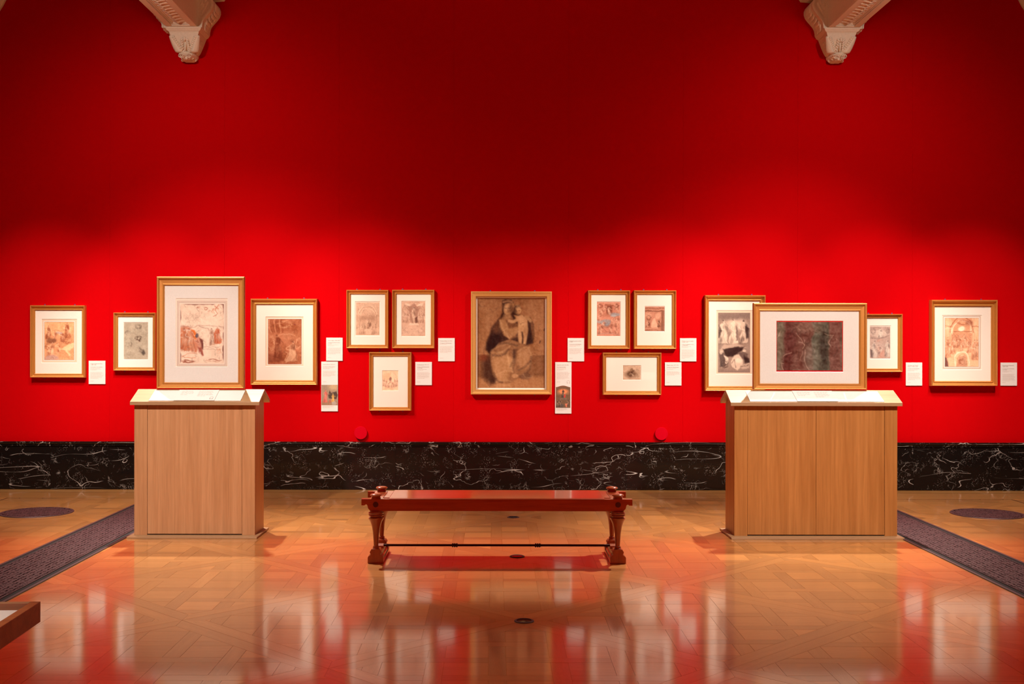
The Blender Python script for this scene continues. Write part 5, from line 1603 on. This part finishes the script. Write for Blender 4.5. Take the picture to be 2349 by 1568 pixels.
def art_O(w, h):
    a = Art(w, h, (236, 180, 142)); dk, md, lt = (156, 92, 66), (196, 130, 98), (248, 214, 182)
    a.noise(8, 5)
    def arc(cx, cy, r, y1, wd, col, al):
        a.line([(cx - r, y1)] + [(cx - r * math.cos(math.pi * k / 10), cy - r * math.sin(math.pi * k / 10) / a.asp) for k in range(11)] + [(cx + r, y1)], wd, col, al)
    a.poly([(0.18, 0.0), (0.8, 0.0), (0.8, 0.35), (0.28, 0.35), (0.2, 0.2)], (206, 142, 106), 0.6, 0.05)
    arc(0.5, 0.22, 0.33, 0.3, 0.03, dk, 0.6); arc(0.5, 0.24, 0.27, 0.3, 0.03, lt, 0.7)
    for x in (0.04, 0.14, 0.86, 0.96): a.line([(x, 0), (x, 0.45)], 0.010, md, 0.6)
    a.line([(0, 0.17), (0.2, 0.17)], 0.02, dk, 0.5).line([(0.8, 0.17), (1, 0.17)], 0.02, dk, 0.5).line([(0, 0.22), (0.2, 0.22)], 0.02, lt, 0.7).line([(0.28, 0.28), (0.78, 0.28)], 0.024, dk, 0.6)
    a.ell(0.5, 0.22, 0.10, 0.08, lt, 0.95, 0.4).scribble(0.5, 0.09, 0.2, 0.06, dk, 10, 0.012, 0.5, 2).ell(0.72, 0.1, 0.1, 0.08, (150, 92, 72), 0.5, 0.8)
    a.poly([(0.2, 0.34), (0.8, 0.34), (0.84, 0.6), (0.16, 0.62)], (190, 124, 94), 0.5, 0.08)
    a.poly([(0, 0.96), (0.2, 0.74), (0.36, 0.68), (0.64, 0.66), (0.82, 0.74), (1, 0.94), (1, 1), (0, 1)], (236, 182, 144), 0.9, 0.03)
    for x, y, hh in ((0.40, 0.62, 0.26), (0.58, 0.60, 0.26), (0.08, 0.82, 0.38), (0.22, 0.74, 0.30), (0.30, 0.62, 0.26), (0.72, 0.72, 0.28), (0.88, 0.86, 0.42), (0.96, 0.80, 0.36), (0.5, 0.68, 0.18)):
        a.figure(x, y, hh, (212, 152, 118), dk, lt, 0.02, 1.0, al=0.85)
    arc(0.5, 0.82, 0.20, 1.0, 0.03, lt, 0.9); arc(0.5, 0.84, 0.14, 1.0, 0.012, dk, 0.6)
    a.poly([(0.37, 0.84), (0.42, 0.78), (0.58, 0.78), (0.63, 0.84), (0.63, 1), (0.37, 1)], (190, 136, 108), 0.7, 0.03).scribble(0.5, 0.9, 0.11, 0.08, dk, 16, 0.010, 0.5, 4)
    for k in range(6): a.line([(0.1 + 0.02 * k, 0.98 - 0.035 * k), (0.34, 0.98 - 0.035 * k)], 0.006, md, 0.6).line([(0.66, 0.98 - 0.035 * k), (0.92 - 0.02 * k, 0.98 - 0.035 * k)], 0.006, md, 0.6)
    a.poly([(0, 0.8), (0.06, 0.82), (0.12, 0.98), (0, 1)], (110, 66, 62), 0.8, 0.04).scribble(0.3, 0.5, 0.25, 0.2, dk, 14, 0.012, 0.4, 6).noise(7, 40)
    return a


def art_mesh(art, rect, y, name, mat, parent, gain=1.0):
    """flat sheet at depth y carrying the ink as point colours"""
    x0, x1, z0, z1 = rect
    c = np.clip(art.c, 4, 255) / 255.0
    c = np.where(c <= 0.04045, c / 12.92, ((c + 0.055) / 1.055) ** 2.4) * gain
    h, w = art.h, art.w
    org = origin_of(parent)
    xs = np.linspace(x0, x1, w) - org.x; zs = np.linspace(z1, z0, h) - org.z
    XX, ZZ = np.meshgrid(xs, zs)
    co = np.stack([XX, np.full_like(XX, y - org.y), ZZ], -1).reshape(-1, 3)
    idx = np.arange(h * w).reshape(h, w)
    q = np.stack([idx[:-1, :-1], idx[1:, :-1], idx[1:, 1:], idx[:-1, 1:]], -1).reshape(-1, 4)
    me = bpy.data.meshes.new(name)
    me.vertices.add(len(co)); me.vertices.foreach_set('co', co.astype(np.float32).ravel())
    me.loops.add(q.size); me.loops.foreach_set('vertex_index', q.astype(np.int32).ravel())
    me.polygons.add(len(q)); me.polygons.foreach_set('loop_start', (np.arange(len(q)) * 4).astype(np.int32))
    try: me.polygons.foreach_set('loop_total', np.full(len(q), 4, np.int32))
    except Exception: pass
    me.update(calc_edges=True)
    ca = me.color_attributes.new('ink', 'FLOAT_COLOR', 'POINT')
    ca.data.foreach_set('color', np.concatenate([c.reshape(-1, 3), np.ones((h * w, 1))], 1).astype(np.float32).ravel())
    me.materials.append(mat)
    o = bpy.data.objects.new(name, me)
    COL.objects.link(o); o.parent = parent
    return o


# ================================================================== framed drawings
PROF_STD = [(0, 0), (0, 0.80), (0.05, 0.93), (0.14, 1.0), (0.24, 0.97), (0.30, 0.84), (0.34, 0.76), (0.50, 0.60), (0.66, 0.55), (0.72, 0.62), (0.82, 0.66), (0.92, 0.60), (1.0, 0.46), (1.0, 0.10)]
PROF_STAND = [(0, 0), (0, 0.84), (0.04, 0.95), (0.12, 1.0), (0.22, 0.97), (0.27, 0.88), (0.29, 0.70), (0.34, 0.64), (0.60, 0.60), (0.76, 0.60), (0.80, 0.70), (0.88, 0.72), (0.95, 0.62), (1.0, 0.50), (1.0, 0.10)]
PROF_FLAT = [(0, 0), (0, 0.9), (0.05, 0.98), (0.22, 1.0), (0.27, 0.92), (0.34, 0.90), (0.80, 0.88), (0.84, 0.94), (0.92, 0.92), (0.97, 0.7), (1.0, 0.5), (1.0, 0.10)]


def ring(rect, t, y, m):
    x0, x1, z0, z1 = rect
    a = [(x0, z0), (x1, z0), (x1, z1), (x0, z1)]
    b = [(x0 + t, z0 + t), (x1 - t, z0 + t), (x1 - t, z1 - t), (x0 + t, z1 - t)]
    vs = [(p[0], y, p[1]) for p in a] + [(p[0], y, p[1]) for p in b]
    m.add(vs, [(k, (k + 1) % 4, 4 + (k + 1) % 4, 4 + k) for k in range(4)])


def picture(label, outer, sight, window, draw, art, Yb, d=0.054, prof=PROF_STD, gold='gold', mat='mat', paper=None, rules=(), hang=True, see_through=False, group=None, gain=1.0, strokes=190, bend=0.022):
    yf = Yb - d
    def R(r):
        X0, Z1 = P(r[0], r[1], yf); X1, Z0 = P(r[2], r[3], yf)
        return X0, X1, Z0, Z1
    O, S, Wn, Dr = R(outer), R(sight), R(window), R(draw)
    root = empty('framed_drawing', ((O[0] + O[1]) / 2, Yb, O[2]), label, 'picture', group)
    oc = [(O[0], O[2]), (O[1], O[2]), (O[1], O[3]), (O[0], O[3])]
    sc = [(S[0], S[2]), (S[1], S[2]), (S[1], S[3]), (S[0], S[3])]
    for k in range(4):
        q = (k + 1) % 4
        vs = []
        for u, v in prof:
            for c in (k, q):
                vs.append((oc[c][0] + (sc[c][0] - oc[c][0]) * u, Yb - v * d, oc[c][1] + (sc[c][1] - oc[c][1]) * u))
        n = len(prof)
        fs = [(2 * i, 2 * i + 1, 2 * i + 3, 2 * i + 2) for i in range(n - 1)] + [(2 * n - 2, 2 * n - 1, 1, 0)]
        fs += [tuple(2 * i for i in range(n)), tuple(2 * i + 1 for i in range(n))]
        MB().add(vs, fs).build('frame_rail', M[gold], root, smooth=32)
    ym = Yb - 0.38 * d                    # front of the mount board
    e = 0.002
    a = [(S[0] - e, S[2] - e), (S[1] + e, S[2] - e), (S[1] + e, S[3] + e), (S[0] - e, S[3] + e)]
    b = [(Wn[0], Wn[2]), (Wn[1], Wn[2]), (Wn[1], Wn[3]), (Wn[0], Wn[3])]
    t = 0.003
    c = [(Wn[0] + t, Wn[2] + t), (Wn[1] - t, Wn[2] + t), (Wn[1] - t, Wn[3] - t), (Wn[0] + t, Wn[3] - t)]
    m = MB()
    m.add([(p[0], ym, p[1]) for p in a] + [(p[0], ym, p[1]) for p in b], [(k, (k + 1) % 4, 4 + (k + 1) % 4, 4 + k) for k in range(4)])
    m.add([(p[0], ym + 0.0042, p[1]) for p in a] + [(p[0], ym + 0.0042, p[1]) for p in c], [(k, (k + 1) % 4, 4 + (k + 1) % 4, 4 + k) for k in range(4)])
    mo = m.build('mount_board', M[mat], root)
    MB().add([(p[0], ym, p[1]) for p in b] + [(p[0], ym + 0.0042, p[1]) for p in c], [(k, (k + 1) % 4, 4 + (k + 1) % 4, 4 + k) for k in range(4)]).build('mount_bevel', M['bevel'], mo)
    yp = ym + 0.0045
    if not see_through:
        MB().box(Wn[0], Wn[1], yp, yp + 0.001, Wn[2], Wn[3]).build('backing_sheet', M[paper or mat], root)
        MB().box(O[0] + 0.006, O[1] - 0.006, Yb - 0.004, Yb - 0.0005, O[2] + 0.006, O[3] - 0.006).build('backing_board', M['backing'], root)
        for off, th, mt in rules:
            m = MB(); o_ = off * yf / F
            ring((Dr[0] - o_, Dr[1] + o_, Dr[2] - o_, Dr[3] + o_), th * yf / F, yp - 0.0003, m)
            m.build('ruled_line', M[mt], root)
    else:
        MB().box(Dr[0], Dr[1], yp + 0.0002, yp + 0.001, Dr[2], Dr[3]).build('drawing_sheet', M['backing'], root)
    ao = art(draw[2] - draw[0], draw[3] - draw[1])
    base_c = np.median(ao.c.reshape(-1, 3), 0)
    if bend: ao.warp(bend, 7)
    mc = ao.c.reshape(-1, 3).mean(0); ao.c = mc + (ao.c - mc) * 1.22
    if strokes: sketch(ao, strokes, base_c * 0.62, np.minimum(base_c * 1.25, 252), 0.5, 0.10, int(draw[0]))
    art_mesh(ao, Dr, yp - 0.0006, 'drawing', M['draw'], root, gain)
    yg = Yb - 0.44 * d
    MB().add([(S[0] - e, yg, S[2] - e), (S[1] + e, yg, S[2] - e), (S[1] + e, yg, S[3] + e), (S[0] - e, yg, S[3] + e)], [(0, 1, 2, 3)]).build('glass_pane', M['glass'], root, fix=False)
    if hang:
        w = O[1] - O[0]
        for fx in (0.24, 0.79):
            x = O[0] + w * fx
            MB().box(x - 0.007, x + 0.007, Yb - 0.003, Yb - 0.0005, O[3], O[3] + 0.014).build('mirror_plate', M['plate'], root, bevel=0.002)
            MB().box(x - 0.007, x + 0.007, Yb - 0.003, Yb - 0.0005, O[2] - 0.013, O[2]).build('mirror_plate', M['plate'], root, bevel=0.002)
    return root


YW = D - 0.0005
IN = (('rule'), )
WH = [(1.6, 1.2, 'rule_white'), (0.4, 0.9, 'rule')]
picture('gilt framed orange-brown drawing of a crowded gathering, leftmost on the wall', (68, 699.8, 193.4, 866), (78, 711, 185, 856.6), (92.1, 731, 173.2, 832), (98.7, 738, 166.2, 825), art_A, YW, 0.060, paper='paper', rules=[(1.8, 1.1, 'rule_white'), (0.7, 0.8, 'rule')])
picture('small gilt framed grey paper drawing of loose chalk sketches', (259.3, 716.4, 356, 850), (269, 725.7, 348.2, 842), (280.7, 738.2, 337.5, 824.6), (281.8, 739.6, 336.8, 823.8), art_B, YW, mat='mat_cool')
picture('gilt framed brown wash drawing of a standing and a kneeling figure', (574.3, 684.7, 727, 883), (586, 697.7, 716.3, 871.9), (607.2, 725.4, 695, 840), (613.3, 731.3, 689.7, 834.9), art_D, YW, 0.066, paper='paper', rules=[(1.6, 1.0, 'rule_white'), (0.6, 0.8, 'rule')])
picture('gilt framed brown drawing of a tall arch, upper left of a group of three', (794.3, 664.4, 890.8, 798.7), (803.8, 674, 882.5, 790.3), (813.5, 690.4, 871.5, 770.5), (815.9, 692.9, 869.4, 768), art_E, YW, paper='paper_pale')
picture('gilt framed brown drawing of a throne under a tent-like canopy', (899.3, 664.2, 996.2, 798.7), (908.8, 674, 987.7, 790), (920.2, 689.5, 976, 771.6), (921.2, 691, 974.8, 770.2), art_F, YW, paper='paper_pale')
picture('gilt framed small pink drawing in a tall mount below two arched drawings', (846.5, 807.2, 943.4, 941.8), (855.6, 816.6, 934.7, 933.7), (875.8, 849.3, 913.3, 896.3), (876.8, 850.2, 912.3, 895.4), art_G, YW, paper='paper_pale')
picture('large framed brown drawing of a seated draped woman holding a child', (1080.2, 667.8, 1265.7, 904.7), (1092.2, 680, 1253.6, 893.2), (1093.6, 681.6, 1252.0, 891.6), (1095.4, 683.4, 1250.2, 889.9), art_H, YW, 0.068, PROF_FLAT, 'gold_pale', 'mat_cool', paper='mat_cool', strokes=0, bend=0.004, gain=0.86)
picture('gilt framed red-brown drawing with blue-grey clouds', (1349, 665.5, 1445.5, 800.2), (1357.2, 675, 1436.3, 791.6), (1369.2, 690.7, 1424.5, 771.2), (1370, 692.2, 1423.2, 770.4), art_I, YW)
picture('gilt framed small square brown drawing of an altar-like frame', (1454.3, 665.5, 1551.6, 800.2), (1462.6, 675, 1542.2, 791.6), (1479.5, 701.2, 1526, 760.7), (1480.3, 702.9, 1525, 759), art_J, YW)
picture('gilt framed tiny brown sketch in a wide landscape mount', (1383, 808.4, 1517.4, 905.7), (1391.3, 818.2, 1508, 896.6), (1429.3, 837.4, 1471.6, 872), (1430.2, 838.6, 1470.4, 870.6), art_K, YW)
picture('tall gilt framed grey wash drawing of three figures, partly behind the landscape picture', (1617.5, 676.5, 1756.7, 896.7), (1627.9, 689.3, 1744.2, 885.6), (1644.6, 711, 1727.6, 858.5), (1650.2, 717.4, 1722.3, 853.6), art_L, YW, 0.072, paper='paper', rules=[(0.9, 0.9, 'rule')])
picture('small gilt framed grey-mauve drawing peeping out right of the landscape picture', (1973, 719.7, 2071.2, 853.1), (1982.4, 728.4, 2062, 845), (1998.2, 746.2, 2047, 823.3), (1999, 748.4, 2045.5, 821.8), art_N, YW, 0.066)
picture('gilt framed orange-brown drawing of a crowd on arched stairs, rightmost on the wall', (2137.8, 687.3, 2289.5, 885.4), (2147.8, 702.3, 2277.2, 873.8), (2165.7, 722, 2256.9, 848.3), (2172.6, 729, 2249.4, 840.7), art_O, YW, 0.080, paper='paper_pale', rules=[(4.2, 0.7, 'rule'), (1.8, 0.8, 'rule_white'), (0.6, 0.9, 'rule')])
YS = RM + 0.023
picture('large gilt framed portrait-format red chalk drawing standing on the narrow plinth', (359, 634, 559.6, 890.6), (375.7, 654.2, 544.5, 877), (400.5, 683.4, 520.3, 841), (411.2, 696.7, 511, 832.7), art_C, YS, 0.046, PROF_STAND, 'gold', 'mat_grey', paper='paper_pale', rules=[(7.2, 0.6, 'rule'), (5.2, 0.6, 'rule'), (3.4, 0.6, 'rule')], hang=False, gain=0.8, strokes=320)
picture('large gilt framed landscape-format dark green and maroon drawing standing on the wide plinth', (1728.9, 694.6, 1989.4, 893.2), (1745.3, 712.8, 1972.4, 879.7), (1782.5, 735, 1937.2, 853.3), (1784.4, 737.6, 1934.8, 849.8), art_M, YS, 0.046, PROF_STAND, 'gold', 'mat_grey', hang=False, see_through=True, gain=1.0, strokes=60)


# ================================================================== wall labels
def art_P1(w, h):
    a = Art(w, h, (150, 128, 108)); a.ell(0.75, 0.1, 0.3, 0.2, (200, 168, 126), 0.7, 1.0).poly([(0, 0.8), (1, 0.8), (1, 1), (0, 1)], (150, 112, 88), 0.8, 0.05)
    a.poly([(0.42, 0.5), (0.5, 0.28), (0.6, 0.4), (0.9, 0.32), (1, 0.5), (0.9, 0.7), (0.45, 0.66)], (70, 56, 50), 0.85, 0.05)
    a.figure(0.25, 0.86, 0.62, (200, 104, 92), (160, 70, 62), (215, 150, 130), 0.02, 1.0).figure(0.70, 0.84, 0.42, (206, 156, 84), (160, 112, 60), (226, 190, 130), 0.02, 1.1, kneel=True)
    a.poly([(0.64, 0.84), (0.82, 0.78), (0.94, 0.9), (0.86, 0.98), (0.64, 0.97)], (172, 160, 150), 0.8, 0.04).poly([(0.46, 0.76), (0.58, 0.74), (0.58, 0.84), (0.5, 0.88)], (180, 90, 76), 0.8, 0.03)
    return a.noise(6, 16)


def art_P2(w, h):
    a = Art(w, h, (112, 86, 66)); a.ell(0.5, 0.22, 0.34, 0.18, (236, 140, 92), 0.9, 0.8).ell(0.2, 0.3, 0.12, 0.1, (150, 112, 84), 0.6, 0.8).ell(0.82, 0.3, 0.1, 0.1, (150, 112, 84), 0.6, 0.8)
    a.figure(0.5, 0.50, 0.40, (70, 62, 58), (40, 34, 34), (214, 150, 120), 0, 1.1).poly([(0.58, 0.36), (0.66, 0.36), (0.64, 0.5), (0.55, 0.5)], (214, 66, 62), 0.9, 0.03).ell(0.5, 0.56, 0.3, 0.06, (120, 104, 96), 0.7, 0.8)
    for x, y in ((0.1, 0.96), (0.3, 0.95), (0.82, 0.9)): a.figure(x, y, 0.36, (92, 76, 66), (54, 44, 40), (206, 160, 130), 0.06, 1.1)
    a.poly([(0.62, 0.8), (0.8, 0.78), (0.76, 0.96), (0.7, 0.97)], (212, 120, 92), 0.9, 0.03).poly([(0.34, 0.78), (0.56, 0.86), (0.5, 1), (0.3, 1)], (90, 82, 78), 0.8, 0.04)
    return a.noise(6, 16)


TH = 0.011


def wall_label(rect, head, title, rows, seed, label, detail=2, pic=None):
    y0 = D - 0.0003
    X0, Z1 = P(rect[0], rect[1], D - TH); X1, Z0 = P(rect[2], rect[3], D - TH)
    root = empty('wall_label', ((X0 + X1) / 2, D, Z0), label, 'wall label', 'white text labels beside the pictures')
    MB().box(X0, X1, D - TH, y0, Z0, Z1).build('card', M['card'], root, bevel=0.0006)
    yt = D - TH - 0.0006
    w = X1 - X0
    x = X0 + w * 0.105
    s = w / 0.173
    z = Z1 - 0.034 * s
    text_mesh(head, 0.0132 * s, 'heading', M['ink'], root, (x, yt, z), fit=w * 0.72)
    z -= (0.013 * (head.count('\n')) + 0.022) * s
    text_mesh(title, 0.0112 * s, 'title', M['ink'], root, (x, yt, z), fit=w * 0.72)
    z -= (0.0115 * title.count('\n') + 0.0105) * s
    m = MB()
    text_rows(m, x, x + w * 0.66, z, detail, 0.0088 * s, 0.0030 * s, yt, seed)
    z -= (detail * 0.0088 + 0.016) * s
    text_rows(m, x, x + w * 0.80, z, rows, 0.0088 * s, 0.0030 * s, yt, seed + 50)
    zb = (Z0 if pic is None else Z1 - 0.243 * s) + 0.031 * s
    text_rows(m, x, x + w * 0.20, zb, 1, 0.01, 0.0034 * s, yt, seed + 99, 1.0)
    if pic:
        fn, pr = pic
        PX0, PZ1 = P(pr[0], pr[1], D - TH); PX1, PZ0 = P(pr[2], pr[3], D - TH)
        text_rows(m, x - w * 0.02, x + w * 0.70, PZ0 - 0.011, 3, 0.0085, 0.003, yt, seed + 7)
        art_mesh(fn((pr[2] - pr[0]) * 1.6, (pr[3] - pr[1]) * 1.6), (PX0, PX1, PZ0, PZ1), D - TH - 0.0005, 'printed_picture', M['draw'], root)
    m.build('body_text', M['ink_pale'], root, fix=False, kind='stuff')
    return root, (X0, X1, Z0, Z1)


wall_label((203.5, 827, 241.5, 880.5), 'Giorgio Gandini del Grano\nc.1489\u20131538', 'The Adoration of the Shepherds', 8, 1, 'white text label right of the leftmost drawing', 3)
wall_label((748.3, 774, 785.9, 827.2), 'Perino Vaga c.1490\u20131540', 'The Virgin and Child with saints\nand angels', 8, 2, 'white text label above the long illustrated label near the brown wash drawing')
wall_label((737, 829, 775, 943), 'Federico Barocci c.1535\u20131612', 'The Calling of Sts Andrew and Peter', 7, 3, 'long white label illustrated with a red-robed figure', 2, (art_P1, (737.4, 882.3, 774.6, 929)))
wall_label((1005.2, 775, 1043, 828.2), 'Francesco Salviati 1510\u20131563', 'The Virgin and Child with saints', 8, 4, 'white text label right of the canopy drawing', 1)
wall_label((952.8, 829.7, 990.6, 883), 'Fra Bartolommeo 1472\u20131517', 'The Virgin and Child enthroned with\nsaints and angels', 8, 5, 'white text label right of the small pink drawing')
wall_label((1302.2, 775, 1340, 828.4), 'Attributed to Leonardo Cambiaso\nd. c.1580', 'The Adoration of the Shepherds', 7, 6, 'white text label above the long label with the arched picture')
rt, rc = wall_label((1273.5, 830.2, 1310.8, 948.2), 'Bernardino Lanino 1512\u20131583', 'The Virgin and Child', 9, 7, 'long white label with an arched picture and headphone symbol', 3, (art_P2, (1275.2, 887.5, 1308.2, 935)))
wall_label((1559.9, 775.2, 1597.5, 828.5), 'Polidoro da Caravaggio\nc.1499\u20131543', 'A design for an altarpiece to house\na venerable image', 10, 8, 'white text label right of the small square brown drawing')
wall_label((1525.4, 830.5, 1563.2, 883.8), 'Filippino Lippi c.1457\u20131504', 'The Virgin and Child with angels', 5, 9, 'white text label right of the tiny landscape-mounted sketch')
wall_label((2078.2, 831, 2115.5, 884), 'Girolamo da Treviso\nbefore c.1497\u20131544', 'The Virgin and Child with saints', 9, 10, 'white text label right of the grey-mauve drawing')
wall_label((2295.5, 831.2, 2333, 884.2), 'Bartolomeo Passarotti\n1529\u20131592', 'The Virgin\'s birth and Presentation\nin the Temple', 9, 11, 'white text label at the far right edge of the wall')
# arched top of the second printed picture and the headphone symbol beside it
m = MB()
ax0, az = P(1275.2, 887.6, D - TH); ax1, _ = P(1308.2, 887.6, D - TH)
top = [(ax0, az)] + [(ax0 + (ax1 - ax0) * t, az + 0.017 * math.sin(math.pi * t) ** 1.5) for t in [k / 12 for k in range(1, 12)]] + [(ax1, az)]
m.prism(top, lambda u, w, t: (u, t, w), D - TH - 0.0010, D - TH - 0.0003).build('arched_top', plain('printed_brown_arch', lin((128, 84, 58)), 0.9), rt)
m = MB()
hx, hz = P(1303.7, 875.5, D - TH)
yy = D - TH - 0.0008
for k in range(16):
    a0, a1 = -0.55 + (math.pi + 1.1) * k / 16, -0.55 + (math.pi + 1.1) * (k + 1) / 16
    m.add([(hx + r_ * math.cos(a_), yy, hz + r_ * math.sin(a_)) for r_, a_ in ((0.0140, a0), (0.0158, a0), (0.0158, a1), (0.0140, a1))], [(0, 1, 2, 3)])
for s in (-1, 1):
    m.add([(hx + s * 0.0135, yy, hz - 0.016), (hx + s * 0.0075, yy, hz - 0.016), (hx + s * 0.0085, yy, hz - 0.0075), (hx + s * 0.0135, yy, hz - 0.0075)], [(0, 1, 2, 3)])
m.build('headphone_symbol', M['ink'], rt)
